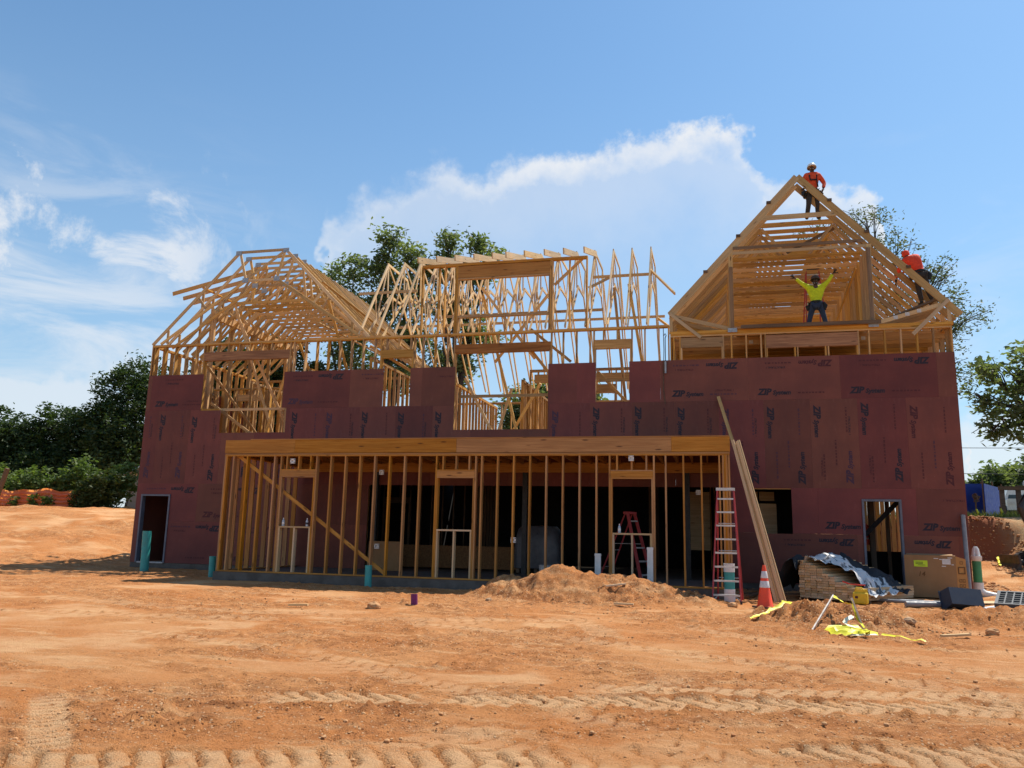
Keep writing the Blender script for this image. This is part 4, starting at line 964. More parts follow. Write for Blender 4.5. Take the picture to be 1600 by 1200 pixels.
# cardboard box
bx0 = Vector((19.28, -1.15, gz(19.6, -1)+.04)); rz = R(-14)
t_ = thing('cardboard_box', bx0, 'big brown cardboard box with a lime label against the maroon wall', 'cardboard box', None, rz)
mb = MB(); mb.box((.56, .35, .50), (1.12, .70, 1.0)); mb.build('carton', MAT['card'], t_)
mb = MB(); mb.box((.55, .28, 1.015), (1.02, .45, .012), rot=Matrix.Rotation(.06, 3, 'X')); mb.build('flap', MAT['card'], t_)
mb = MB(); mb.add([(1.1215, .01, .01), (1.36, .12, .02), (1.33, .12, .93), (1.1215, .01, .99)], [(0, 1, 2, 3)]); mb.add([(1.1215, .03, .01), (1.36, .14, .02), (1.33, .14, .93), (1.1215, .03, .99)], [(0, 3, 2, 1)]); mb.build('side_panel', MAT['cardside'], t_)
mb = MB(); mb.box((.36, -.003, .80), (.30, .006, .15)); mb.build('lime_label', MAT['lime'], t_)
for z in (.83, .80, .765):
    mb = MB(); mb.box((.33 if z != .765 else .38, -.0075, z), (.16, .003, .012)); mb.build('label_print', MAT['ink'], t_)
mb = MB(); mb.box((.92, -.003, .86), (.18, .006, .13)); mb.build('gray_label', MAT['reflect'], t_)
for (x, z, w) in ((.70, .93, .10), (.80, .91, .06), (.86, .75, .09), (1.0, .95, .10), (1.05, .79, .05)):
    mb = MB(); mb.box((x, -.003, z), (w, .005, .018)); mb.build('tape_scrap', MAT['white'], t_)
bm_ = text_mesh([('14', .16, 0, 0, .002)], MAT['cardprint'])
add_mesh('handwriting', bm_, t_, LOC[t_.name] @ Matrix(((1, 0, 0, .28), (0, 0, -1, -.003), (0, 1, 0, .50), (0, 0, 0, 1))))
sd = Vector((.24, .11, 0)).normalized()
def side_mark(u, z, w, h):
    p = Vector((1.1215, .01, 0))+sd*u+Vector((.004, -.006, z)); mb = MB()
    q4 = [p-sd*w/2-Vector((0, 0, h/2)), p+sd*w/2-Vector((0, 0, h/2)), p+sd*w/2+Vector((0, 0, h/2)), p-sd*w/2+Vector((0, 0, h/2))]
    i4 = [p+(c-p)*.72 for c in q4]
    mb.add(q4+i4, [(0, 1, 5, 4), (1, 2, 6, 5), (2, 3, 7, 6), (3, 0, 4, 7)]); mb.build('printed_symbol', MAT['cardprint'], t_)
for u, z in ((.08, .42), (.16, .42), (.08, .30), (.16, .30), (.08, .18), (.16, .18)): side_mark(u, z, .06, .075)
side_mark(.12, .66, .17, .17); side_mark(.12, .84, .07, .07)

# navy tub on its side
t_ = thing('tub', (19.25, -4.6, gz(19.3, -4.5)), 'dark navy plastic tub tipped over in front of the cardboard box', 'tub', None, R(12))
mb = MB()
pr = lambda k, z: [(-.44*k, -.25*k, z), (.44*k, -.25*k, z), (.44*k, .25*k, z), (-.44*k, .25*k, z)]
rings = [pr(.86, 0), pr(1.0, .36), pr(1.06, .36), pr(1.06, .40), pr(.97, .40), pr(.82, .03)]
v = [p for r_ in rings for p in r_]; f = [(i*4+j, i*4+(j+1) % 4, i*4+4+(j+1) % 4, i*4+4+j) for i in range(5) for j in range(4)]+[(3, 2, 1, 0), (20, 21, 22, 23)]
mb.add(v, f); mb.build('shell', MAT['navy'], t_, LOC[t_.name] @ Matrix.Translation((.42, .0, .20)) @ Matrix.Rotation(R(-118), 4, 'X') @ Matrix.Rotation(R(4), 4, 'Z') @ Matrix.Scale(.84, 4) @ Matrix.Translation((0, 0, -.2)))
mb = MB(); mb.box((.42, .40, .06), (.5, .05, .10)); mb.build('handle', MAT['navy'], t_)

# conduits on the ground and odds and ends to the right
for i, (a, b_, r_, mt, lab) in enumerate((
        ((18.25, -3.2), (19.6, -3.9), .035, 'gray', 'thin gray conduit on the ground left of the navy tub, farther from the camera'),
        ((18.55, -4.6), (19.5, -4.35), .06, 'gray', 'thick short gray pipe with an open end beside the navy tub'),
        ((18.0, -2.6), (20.2, -3.3), .025, 'alu', 'long thin pale conduit on the ground below the cardboard box'),
        ((17.6, -2.7), (18.5, -2.4), .03, 'graywood', 'dull scrap rail on the ground right of the lumber stack'))):
    mb = MB(); mb.tube([(*a, gz(*a)+r_+.02), (*b_, gz(*b_)+r_+.02)], r_, 12); o_ = mb.build('conduit', MAT[mt], smooth=True); tag(o_, lab, 'pipe', 'pipes lying on the ground')
slab_o = add_mesh('concrete_block', box_me(.32, .2, .2, MAT['concrete']), None, Matrix.Translation((18.75, -1.2, gz(18.7, -1.2)+.1)) @ Matrix.Rotation(.3, 4, 'Z')); tag(slab_o, 'concrete block on the ground left of the cardboard box', 'block')
# drain grate
gx_, gy_ = 20.05, -7.0
t_ = thing('drain_grate', (gx_, gy_, gz(gx_, gy_)+.05), 'black square plastic drain grate lying on the dirt at the right edge', 'grate', None, R(-22))
tilt = LOC[t_.name] @ Matrix.Translation((-.1, 0, .10)) @ Matrix.Rotation(R(14), 4, 'X')
mb = MB(); s_ = .36
for c, d_ in (((0, -s_, 0), (2*s_+.05, .05, .07)), ((0, s_, 0), (2*s_+.05, .05, .07)), ((-s_, 0, 0), (.05, 2*s_-.05, .07)), ((s_, 0, 0), (.05, 2*s_-.05, .07))): mb.box(c, d_)
mb.build('frame', MAT['dark_plastic'], t_, tilt)
mb = MB(); mb.box((0, 0, -.05), (2*s_-.04, 2*s_-.04, .03)); mb.build('hole_shade', MAT['black'], t_, tilt)  # black sheet put under the bars to make the holes dark
for k in range(1, 6):
    u = -s_+2*s_*k/6
    mb = MB(); mb.box((u, 0, .005), (.022, 2*s_-.05, .05)); mb.build('bar', MAT['dark_plastic'], t_, tilt)
    mb = MB(); mb.box((0, u, 0), (2*s_-.05, .022, .046)); mb.build('bar', MAT['dark_plastic'], t_, tilt)
slab_o = add_mesh('plywood_scrap', box_me(.9, .6, .018, MAT['pale']), None, Matrix.Translation((20.7, -2.6, gz(20.7, -2.6)+.05)) @ Matrix.Rotation(.4, 4, 'Z')); tag(slab_o, 'pale plywood offcut flat on the dirt behind the drain grate', 'board')
mb = MB(); mb.tube([(19.9, -5.0, gz(19.9, -5.0)+.06), (20.3, -4.6, gz(20.3, -4.6)+.05), (21.0, -3.8, gz(21, -3.8)+.06), (21.5, -3.0, gz(21.5, -3)+.09)], .035, 8); o_ = mb.build('white_pipe', MAT['white'], smooth=True); tag(o_, 'bent white plastic pipe lying beyond the drain grate', 'pipe')

# broken stakes and caution tape on the small heap
def stake(a, b_, mat, label, w=.038, t__=.02, name='stake', group=None):
    o_ = member(name, a, b_, (1, .2, .1), t__, w, mat, None); tag(o_, label, 'stake', group); return o_
MAT['stakewhite'] = plain('whitewashed stake', (.72, .70, .66), .7, (.45, .36, .26), 9)
stake((16.17, -9.55, gz(16.17, -9.55)-.02), (16.62, -8.75, .49), MAT['stakewhite'], 'whitewashed stake leaning right, tape tied to its top, on the taped heap', .05)
stake((16.97, -9.35, gz(16.97, -9.35)-.02), (16.82, -9.3, .50), MAT['stakewhite'], 'upright stake wrapped with yellow tape on the taped heap', .045)
stake((16.35, -7.1, gz(16.35, -7.1)-.02), (16.25, -7.15, gz(16.35, -7.1)+.30), MAT['graywood'], 'short dark broken stake at the left of the taped heap', .04)
def ribbon(pts_, w, mat, label, name='caution_tape', seed=1, crump=.025):
    rg = random.Random(seed); P = []
    for a, b_ in zip(pts_[:-1], pts_[1:]):
        n = max(2, int((Vector(b_)-Vector(a)).length/.06))
        for i in range(n): P.append(Vector(a).lerp(Vector(b_), i/n)+Vector((rg.uniform(-1, 1), rg.uniform(-1, 1), rg.uniform(0, 1)))*crump)
    P.append(Vector(pts_[-1])); V = []; tw = 0
    for i, p in enumerate(P):
        dv = (P[min(i+1, len(P)-1)]-P[max(i-1, 0)]).normalized(); tw += rg.uniform(-.6, .6)
        side = dv.cross(Vector((math.sin(tw)*.6, -.5, .8))).normalized()*w/2*rg.uniform(.55, 1)
        V += [p-side, p+dv.cross(side).normalized()*.008, p+side]
    F = []
    for i in range(len(P)-1): F += [(i*3, i*3+1, i*3+4, i*3+3), (i*3+1, i*3+2, i*3+5, i*3+4)]
    o_ = add_mesh(name, mesh_from(name, V, F, mat, True)); tag(o_, label, 'caution tape', 'yellow caution tape on the dirt heap'); return o_
gp = lambda x, y, h=.03: (x, y, gz(x, y)+h)
ribbon([(16.62, -8.75, .49), (16.74, -9.1, .40), (16.83, -9.3, .40), (16.86, -9.32, .22), gp(16.97, -9.4, .05)], .075, MAT['tape'], 'yellow tape running between the tops of the two leaning stakes', seed=3, crump=.012)
ribbon([(16.82, -9.3, .22), (16.72, -9.4, .16), (16.66, -9.5, .13), (16.78, -9.6, gz(16.78, -9.6)+.08), gp(16.95, -9.7)], .085, MAT['tapewhite'], 'sunbleached loop of tape hanging from the upright stake', seed=5, crump=.015)
ribbon([gp(16.95, -9.5, .05), gp(16.6, -9.55, .08), gp(16.42, -9.7, .04), gp(16.45, -9.95), gp(16.7, -10.0), gp(16.95, -9.9, .05), gp(16.8, -9.75, .06), gp(16.55, -9.7, .06), gp(16.5, -9.85), gp(16.75, -9.9, .05), gp(17.1, -9.8)], .11, MAT['tape'], 'yellow heap of bunched caution tape at the foot of the stakes', seed=8, crump=.045)
ribbon([gp(16.6, -9.98, .02), gp(16.85, -10.0, .03), gp(17.1, -9.85, .02)], .06, MAT['tapewhite'], 'short white strip of tape lying in front of the bunched tape', seed=9, crump=.02)
ribbon([gp(17.1, -10.05, .04), gp(17.25, -10.15, .05), gp(17.4, -10.3, .04), gp(17.6, -10.45, .04)], .06, MAT['tape'], 'yellow tail of tape trailing right across the clay', seed=11, crump=.03)
ribbon([gp(15.30, -8.75, .06), gp(15.6, -8.45, .08), gp(15.9, -8.1, .12), gp(16.15, -7.6, .13), gp(16.4, -7.2, .14)], .08, MAT['tape'], 'long yellow tape lying up the left flank of the taped heap', seed=12, crump=.02)

# rope hanging on the wall, bottles on sills, covered pallet, box indoors
mb = MB(); mb.tube([(13.42, -.06, 7.40), (13.43, -.05, 6.75), (13.42, -.06, 6.4), (13.40, -.03, 5.6), (13.45, -.03, 5.15)], .012, 6); o_ = mb.build('rope', MAT['graywood']); tag(o_, 'thin rope hanging down the maroon wall left of the tall gable', 'rope')
t_ = thing('chain_hoist', (13.47, -.07, 6.55), 'small dark hoist hook hanging with the rope over the maroon wall top', 'hoist')
mb = MB(); mb.tube([(0, 0, -.5), (0, 0, -.15)], .03, 8); mb.build('weight', MAT['steel'], t_); mb = MB(); mb.tube([(0, 0, -.15), (0, 0, .55), (.03, 0, .62), (.0, 0, .68), (-.03, 0, .62)], .014, 6); mb.build('hook', MAT['black'], t_)
MAT['bottle'] = plain('clear bottle plastic', (.45, .52, .58), .25, (.35, .42, .5), 20)
for x, lab, mt in ((3.86, 'clear bottle at the left end of the left porch window sill', 'bottle'), (4.54, 'blue labelled water bottle at the right end of the left porch window sill', 'bottle'), (12.58, 'small bottle on the right porch window sill by the stepladder', 'bottle')):
    zs = 1.462 if x < 5 else 1.462
    t_ = thing('bottle', (x, PY+.05, zs), lab, 'bottle', 'bottles on the porch sills')
    mb = MB(); mb.lathe([(.0, 0), (.032, 0), (.034, .02), (.034, .12), (.03, .145), (.013, .175), (.013, .19)], 14); mb.build('body', MAT[mt], t_, smooth=True)
    mb = MB(); mb.lathe([(.0345, .05), (.0352, .052), (.0352, .10), (.0345, .102)], 14); mb.build('label', MAT['navy'] if x > 4 and x < 5 else MAT['white'], t_, smooth=True)
    mb = MB(); mb.lathe([(.015, .185), (.015, .21), (.0, .21)], 12); mb.build('cap', MAT['white'], t_, smooth=True)
t_ = thing('wrapped_pallet', (9.55, 1.2, .256), 'pallet load under a gray plastic cover in the dark room behind the porch', 'pallet load')
mb = MB(); rg = np.random.default_rng(4); V = []; n = 28
for k, (s, z) in enumerate(((1.0, .12), (1.0, .5), (.97, .95), (.86, 1.28), (.74, 1.36), (.0, 1.38))):
    for j in range(n):
        a = 2*math.pi*j/n; ca, sa = math.cos(a), math.sin(a); kk = 1/max(abs(ca), abs(sa))**.75
        V.append(((.70*s*kk*ca)*(1+.06*rg.random()), (.5*s*kk*sa)*(1+.06*rg.random()), z+.03*rg.random()))
mb.add(V, [(i*n+j, i*n+(j+1) % n, (i+1)*n+(j+1) % n, (i+1)*n+j) for i in range(5) for j in range(n)])
MAT['cover'] = plain('gray plastic cover', (.10, .10, .115), .35, (.07, .07, .08), 6, .01, 9); mb.build('cover', MAT['cover'], t_, smooth=True)
for x in (-.55, 0, .55):
    mb = MB(); mb.box((x, 0, .06), (.1, .95, .12)); mb.build('bearer', MAT['graywood'], t_)
t_ = thing('flat_carton', (5.35, -.9, .256), 'flat brown carton leaning in the shade behind the left porch studs', 'carton', None, R(8))
mb = MB(); mb.box((0, .12, .42), (.95, .06, .84), rot=Matrix.Rotation(R(-9), 3, 'X')); mb.build('board', MAT['card'], t_); mb = MB(); mb.box((-.36, .062, .46), (.04, .006, .5), rot=Matrix.Rotation(R(-9), 3, 'X')); mb.build('print', MAT['ink'], t_)
t_ = thing('paint_bucket', (10.55, -2.8, .256), 'pale bucket on the porch slab just behind the dirt mound', 'bucket')
mb = MB(); mb.lathe([(0, 0), (.13, 0), (.15, .36), (.16, .37), (.14, .375), (.0, .36)], 18); mb.build('pail', MAT['white'], t_, smooth=True); mb = MB(); mb.tube([(-.15, 0, .34), (-.12, -.1, .25), (0, -.16, .22), (.12, -.1, .25), (.15, 0, .34)], .006, 6); mb.build('handle', MAT['steel'], t_)
t_ = thing('folding_chair', (-3.1, .9, .26), 'metal framed chair standing inside the dark left doorway', 'chair', None, R(20))
for nm, pts_ in (('frame', [(-.2, 0, 0), (-.18, .05, .42), (.2, .05, .42), (.22, 0, 0)]), ('frame', [(-.2, .38, 0), (-.18, .33, .45), (-.17, .36, .8), (.19, .36, .8), (.2, .33, .45), (.22, .38, 0)])):
    mb = MB(); mb.tube(pts_, .013, 6); mb.build(nm, MAT['alu'], t_)
mb = MB(); mb.box((.01, .2, .435), (.4, .36, .03)); mb.build('seat', MAT['black'], t_); mb = MB(); mb.box((.01, .365, .72), (.36, .02, .18)); mb.build('backrest', MAT['black'], t_)
# hi-vis vest hung on a stud inside the right doorway
t_ = thing('safety_vest', (18.78, 1.6, 1.30), 'orange safety vest hanging just inside the right doorway', 'vest')
mb = MB(); mb.prism([(-.2, 0), (.2, 0), (.21, .5), (.12, .6), (.05, .5), (-.05, .5), (-.12, .6), (-.21, .5)], -.03, .03, 'y'); mb.build('cloth', MAT['orange'], t_)
mb = MB(); mb.box((0, -.032, .18), (.4, .006, .05)); mb.build('stripe', MAT['reflect'], t_)

# ------------------------------------------------------------------ people
def skin(name, pts_, edges, mat, parent, mw, sub=2, root=0, extra=None):
    """one continuous tapered surface grown along joined edges; pts_ = [(xyz, radius or (rx, ry))]"""
    me = bpy.data.meshes.new(name); me.from_pydata([p[0] for p in pts_], edges, [])
    ob = bpy.data.objects.new(name, me); COL.objects.link(ob)
    ob.modifiers.new('skin', 'SKIN'); sm = ob.modifiers.new('sub', 'SUBSURF'); sm.levels = sub
    for i, p in enumerate(pts_):
        r_ = p[1] if hasattr(p[1], '__len__') else (p[1], p[1])
        me.skin_vertices[0].data[i].radius = r_; me.skin_vertices[0].data[i].use_root = (i == root)
    dg = bpy.context.evaluated_depsgraph_get()
    out = bpy.data.meshes.new_from_object(ob.evaluated_get(dg)); bpy.data.objects.remove(ob)
    out.materials.clear(); out.materials.append(mat)
    for p in out.polygons: p.use_smooth = True
    return add_mesh(name, out, parent, mw)
MAT['skin_dark'] = plain('dark brown skin', (.085, .042, .026), .55, (.07, .034, .02), 12)
MAT['orange_shirt'] = plain('orange shirt', (.80, .095, .03), .85, (.60, .065, .018), 13, .014, 20)
MAT['neon_orange'] = plain('neon orange hooded shirt', (.90, .07, .025), .8, (.70, .05, .018), 13, .014, 20)
MAT['hivis'] = plain('neon yellow shirt', (.62, .72, .015), .8, (.44, .53, .012), 13, .014, 20)
MAT['jeans'] = plain('blue jeans', (.030, .042, .075), .85, (.022, .03, .055), 9, .004, 16)
MAT['dark_trousers'] = plain('dark work trousers', (.045, .035, .030), .85, (.03, .024, .022), 9, .004, 16)
MAT['boot'] = plain('dark boot', (.028, .02, .015), .7)
MAT['helmet_white'] = plain('white hard hat', (.78, .78, .76), .3, (.7, .7, .68), 4)
MAT['helmet_brown'] = plain('dark brown hard hat', (.075, .045, .028), .45)
MAT['strap'] = plain('black harness webbing', (.015, .015, .017), .75)
def person(label, loc, rz, J, mats, hat, group='workers on the house frame', scale=1.0, face=True):
    """J: joint positions by name; facing -Y, feet at z = 0"""
    t_ = thing('person', loc, label, 'person', group, rz)
    mw = LOC[t_.name] @ Matrix.Scale(scale, 4)
    v = {k: Vector(p) for k, p in J.items() if k != 'curl'}
    lerp = lambda a, b_, t: v[a].lerp(v[b_], t)
    names = ['pelvis', 'waist', 'chest', 'neck', 'chin', 'face', 'crown'] + [n+s for s in 'LR' for n in ('sh', 'el', 'wr', 'hp', 'kn', 'an', 'toe')]
    rad = dict(pelvis=(.135, .105), waist=(.120, .095), chest=(.150, .105), neck=(.062, .062), chin=(.062, .066), face=(.078, .092), crown=(.062, .075), sh=.068, el=.045, wr=.032, hp=.085, kn=.060, an=.042, toe=.040)
    ix = {n: i for i, n in enumerate(names)}
    P = [(v[n], rad[n.rstrip('LR')] if n.rstrip('LR') in rad else rad[n]) for n in names]
    E_ = [(0, 1), (1, 2), (2, 3), (3, 4), (4, 5), (5, 6)]
    for s in 'LR':
        E_ += [(ix['chest'], ix['sh'+s]), (ix['sh'+s], ix['el'+s]), (ix['el'+s], ix['wr'+s]), (0, ix['hp'+s]), (ix['hp'+s], ix['kn'+s]), (ix['kn'+s], ix['an'+s]), (ix['an'+s], ix['toe'+s])]
    skin('body', P, E_, mats['skin'], t_, mw)
    # head details: nose, ears, eyes, beard follow the face direction
    fd_ = (v['nose']-v['face']).normalized(); upv = (v['crown']-v['chin']).normalized(); sd_ = upv.cross(fd_).normalized()
    if face:
        mb = MB(); c = v['face']+fd_*.088-upv*.01; mb.tube([c+upv*.03, c+fd_*.012-upv*.012, c-upv*.022-fd_*.01], [.008, .016, .010], 8); mb.build('nose', mats['skin'], t_, mw, True)
        for s in (-1, 1):
            mb = MB(); c = v['face']+fd_*.078+sd_*s*.032+upv*.018; mb.tube([c-fd_*.006, c+fd_*.004, c+fd_*.007], [.012, .010, .002], 8); mb.build('eye', MAT['white'], t_, mw, True)
            mb = MB(); c = v['face']+sd_*s*.088; mb.tube([c-upv*.03, c+upv*.005+sd_*s*.008, c+upv*.032], [.010, .018, .012], 8); mb.build('ear', mats['skin'], t_, mw, True)
        mb = MB(); c = v['face']+fd_*.083-upv*.048; mb.tube([c-sd_*.028, c+fd_*.006, c+sd_*.028], [.004, .009, .004], 6); mb.build('mouth', MAT['ink_red'], t_, mw, True)
        if mats.get('beard'):
            mb = MB(); mb.tube([v['face']+sd_*.08-upv*.03+fd_*.02, v['chin']+sd_*.05+fd_*.05-upv*.02, v['chin']+fd_*.075-upv*.035, v['chin']-sd_*.05+fd_*.05-upv*.02, v['face']-sd_*.08-upv*.03+fd_*.02], [.008, .018, .022, .018, .008], 8); mb.build('beard', MAT['boot'], t_, mw, True)
    # clothes
    k = 1.16
    sp = [(v['pelvis']+Vector((0, 0, .02)), (.150, .122)), (v['waist'], (.142, .115)), (v['chest'], (.176, .148)), (v['neck']+Vector((0, -.012, .005)), .10)]
    se = [(0, 1), (1, 2), (2, 3)]
    for s in 'LR':
        n = len(sp); sp += [(v['sh'+s], .096), (v['el'+s], .062), (lerp('el'+s, 'wr'+s, .9), .048)]; se += [(2, n), (n, n+1), (n+1, n+2)]
    skin('shirt', sp, se, mats['shirt'], t_, mw, root=1)
    tp_ = [(v['pelvis']+Vector((0, 0, -.01)), (.150, .124))]; te = []
    for s in 'LR':
        n = len(tp_); tp_ += [(v['hp'+s], .104), (v['kn'+s], .076), (lerp('kn'+s, 'an'+s, .92), .066)]; te += [(0, n), (n, n+1), (n+1, n+2)]
    skin('trousers', tp_, te, mats['trousers'], t_, mw)
    for s in 'LR':
        skin('boot', [(lerp('an'+s, 'kn'+s, .18), .058), (v['an'+s]-Vector((0, 0, .02)), .055), (v['toe'+s], (.05, .045))], [(0, 1), (1, 2)], MAT['boot'], t_, mw)
        # hand: palm, four bent fingers of unequal length and a thumb from the side of the palm
        dv = (v['wr'+s]-v['el'+s]).normalized(); pn = Vector(J.get('palm'+s, (0, -1, 0))); pn = (pn-dv*pn.dot(dv)).normalized(); ac = dv.cross(pn)*(1 if s == 'L' else -1)
        w0 = v['wr'+s]; hp_ = [(w0, .030), (w0+dv*.05, (.036, .020)), (w0+dv*.085, (.040, .018))]; he = [(0, 1), (1, 2)]
        curl = J.get('curl', .25)
        for q_, (u, L) in enumerate(((-.030, .062), (-.010, .076), (.010, .080), (.030, .070))):
            b0 = w0+dv*.085+ac*u; b1 = b0+(dv+ac*u*4+pn*curl*.4).normalized()*L*.5; b2 = b1+(dv+ac*u*4+pn*curl*1.6).normalized()*L*.5
            n = len(hp_); hp_ += [(b0, .0105), (b1, .0105), (b2, .008)]; he += [(2, n), (n, n+1), (n+1, n+2)]
        n = len(hp_); hp_ += [(w0+dv*.045+ac*.045, .013), (w0+dv*.08+ac*.085, .011), (w0+dv*.10+ac*.105, .009)]; he += [(1, n), (n, n+1), (n+1, n+2)]
        skin('glove' if mats.get('glove') else 'hand', hp_, he, mats.get('glove') or mats['skin'], t_, mw, sub=1)
    mb = MB(); mb.lathe([(.155, -.035), (.162, -.03), (.162, .03), (.155, .035)], 20); B = Matrix.Translation(v['pelvis']+Vector((0, 0, .045))) @ Matrix.Diagonal((1, .82, 1, 1)); mb.build('belt', MAT['strap'], t_, mw @ B, True)
    for s, xx in (('L', .19), ('R', -.19)):
        mb = MB(); mb.tube([v['pelvis']+Vector((xx, 0, .03)), v['pelvis']+Vector((xx*1.2, 0, -.07)), v['pelvis']+Vector((xx*1.08, 0, -.19))], [.045, .085, .06], 10); mb.build('tool_pouch', MAT['strap'], t_, mw, True)
    if hat is not None:
        zax = upv; xax = sd_; yax = zax.cross(xax)
        hm = Matrix((xax, yax, zax)).transposed().to_4x4(); hm.translation = v['face']+upv*.040
        mb = MB(); mb.lathe([(.136, -.012), (.138, -.004), (.128, .002), (.128, .03), (.118, .075), (.09, .112), (.045, .13), (0, .134)], 22)
        mb.v = [(x, y*1.12-(.03 if z < .001 and y < 0 else 0), z) for x, y, z in mb.v]
        mb.add([(-.015, -.13, .03), (.015, -.13, .03), (.015, 0, .143), (-.015, 0, .143), (-.015, .13, .03), (.015, .13, .03)], [(0, 1, 2, 3), (3, 2, 5, 4)])
        mb.build('hard_hat', hat, t_, mw @ hm, True)
    return t_, v, mw
# worker with both arms raised in the attic room
J = dict(pelvis=(0, 0, .92), waist=(0, -.01, 1.08), chest=(0, 0, 1.30), neck=(0, 0, 1.48), chin=(0, -.03, 1.54), face=(0, -.035, 1.605), crown=(0, -.02, 1.69), nose=(0, -.3, 1.58),
         shL=(.185, 0, 1.42), elL=(.36, -.03, 1.58), wrL=(.50, -.05, 1.80), shR=(-.185, 0, 1.42), elR=(-.38, -.03, 1.56), wrR=(-.56, -.05, 1.73),
         hpL=(.10, 0, .86), knL=(.20, -.02, .48), anL=(.27, 0, .09), toeL=(.31, -.16, .045), hpR=(-.10, 0, .86), knR=(-.20, -.02, .48), anR=(-.27, 0, .09), toeR=(-.31, -.16, .045), palmL=(0, -1, 0), palmR=(0, -1, 0), curl=.35)
pa, v, mw = person('worker in a neon yellow shirt and dark gloves raising both arms in the attic room', (17.80, 1.05, 7.318), R(-4), J, dict(skin=MAT['skin_dark'], shirt=MAT['hivis'], trousers=MAT['jeans'], glove=MAT['strap'], beard=True), MAT['helmet_brown'])
for s in (-1, 1):
    mb = MB(); mb.tube([(s*.088, -.02, 1.60), (s*.082, -.06, 1.55), (s*.02, -.10, 1.525)], .007, 6); mb.build('chin_strap', MAT['white'], pa, mw)
mb = MB(); mb.box((0, -.125, 1.625), (.13, .02, .032)); mb.build('dark_glasses', MAT['black'], pa, mw)
# worker in the white hat standing at the ridge
J = dict(pelvis=(0, 0, .90), waist=(.0, -.01, 1.07), chest=(.01, -.01, 1.29), neck=(.01, -.02, 1.47), chin=(.0, -.05, 1.54), face=(-.005, -.055, 1.605), crown=(0, -.03, 1.69), nose=(-.04, -.3, 1.50),
         shL=(.20, -.01, 1.41), elL=(.34, -.03, 1.15), wrL=(.27, -.16, .93), shR=(-.18, -.01, 1.41), elR=(-.30, -.05, 1.16), wrR=(-.22, -.22, 1.02),
         hpL=(.09, 0, .85), knL=(.11, -.03, .47), anL=(.12, .0, .09), toeL=(.14, -.17, .045), hpR=(-.10, 0, .85), knR=(-.15, -.10, .48), anR=(-.20, .0, .09), toeR=(-.23, -.16, .045), palmL=(-1, 0, 0), palmR=(1, 0, 0), curl=1.2)
pb, v, mw = person('worker in white hard hat, orange shirt and black harness standing at the gable peak', (17.80, .67, 10.675), R(6), J, dict(skin=MAT['skin_dark'], shirt=MAT['orange_shirt'], trousers=MAT['dark_trousers']), MAT['helmet_white'])
for pts_ in ([(-.10, .02, 1.475), (-.10, -.125, 1.38), (-.085, -.150, 1.22)], [(.11, .02, 1.475), (.115, -.125, 1.38), (.10, -.150, 1.20), (.13, -.13, 1.0)], [(-.10, -.150, 1.22), (.10, -.155, 1.22)]):
    mb = MB(); mb.tube(pts_, .02, 6); mb.build('harness_strap', MAT['strap'], pb, mw)
mb = MB(); mb.tube([(-.24, -.05, .90), (-.30, -.1, .84), (-.32, -.14, .74)], [.05, .05, .03], 8); mb.tube([(-.24, -.12, .98), (-.34, -.14, .92)], .03, 6); mb.build('cordless_tool', MAT['black'], pb, mw)
# worker seen from behind, climbing the east rake
J = dict(pelvis=(0, 0, .92), waist=(-.06, .02, 1.08), chest=(-.20, .07, 1.30), neck=(-.29, .11, 1.46), chin=(-.32, .15, 1.51), face=(-.33, .17, 1.57), crown=(-.33, .16, 1.66), nose=(-.45, .45, 1.50),
         shL=(-.04, .05, 1.42), elL=(-.16, .24, 1.18), wrL=(-.40, .34, 1.04), shR=(-.37, .07, 1.36), elR=(-.50, .20, 1.10), wrR=(-.55, .32, .88),
         hpL=(.10, 0, .86), knL=(.15, .02, .48), anL=(.26, 0, .10), toeL=(.20, .15, .055), hpR=(-.09, .02, .86), knR=(-.05, .08, .47), anR=(.0, .05, .08), toeR=(-.05, .19, .04), palmL=(0, 0, -1), palmR=(1, 0, 0), curl=1.3)
pc, v, mw = person('worker in a neon orange hooded shirt bending over the right rake of the gable', (20.50, .42, 7.90), R(0), J, dict(skin=MAT['skin_dark'], shirt=MAT['neon_orange'], trousers=MAT['dark_trousers'], glove=MAT['strap']), None)
skin('hood', [((-.27, .08, 1.44), .085), ((-.32, .14, 1.55), (.118, .118)), ((-.33, .15, 1.65), (.105, .105))], [(0, 1), (1, 2)], MAT['neon_orange'], pc, mw)

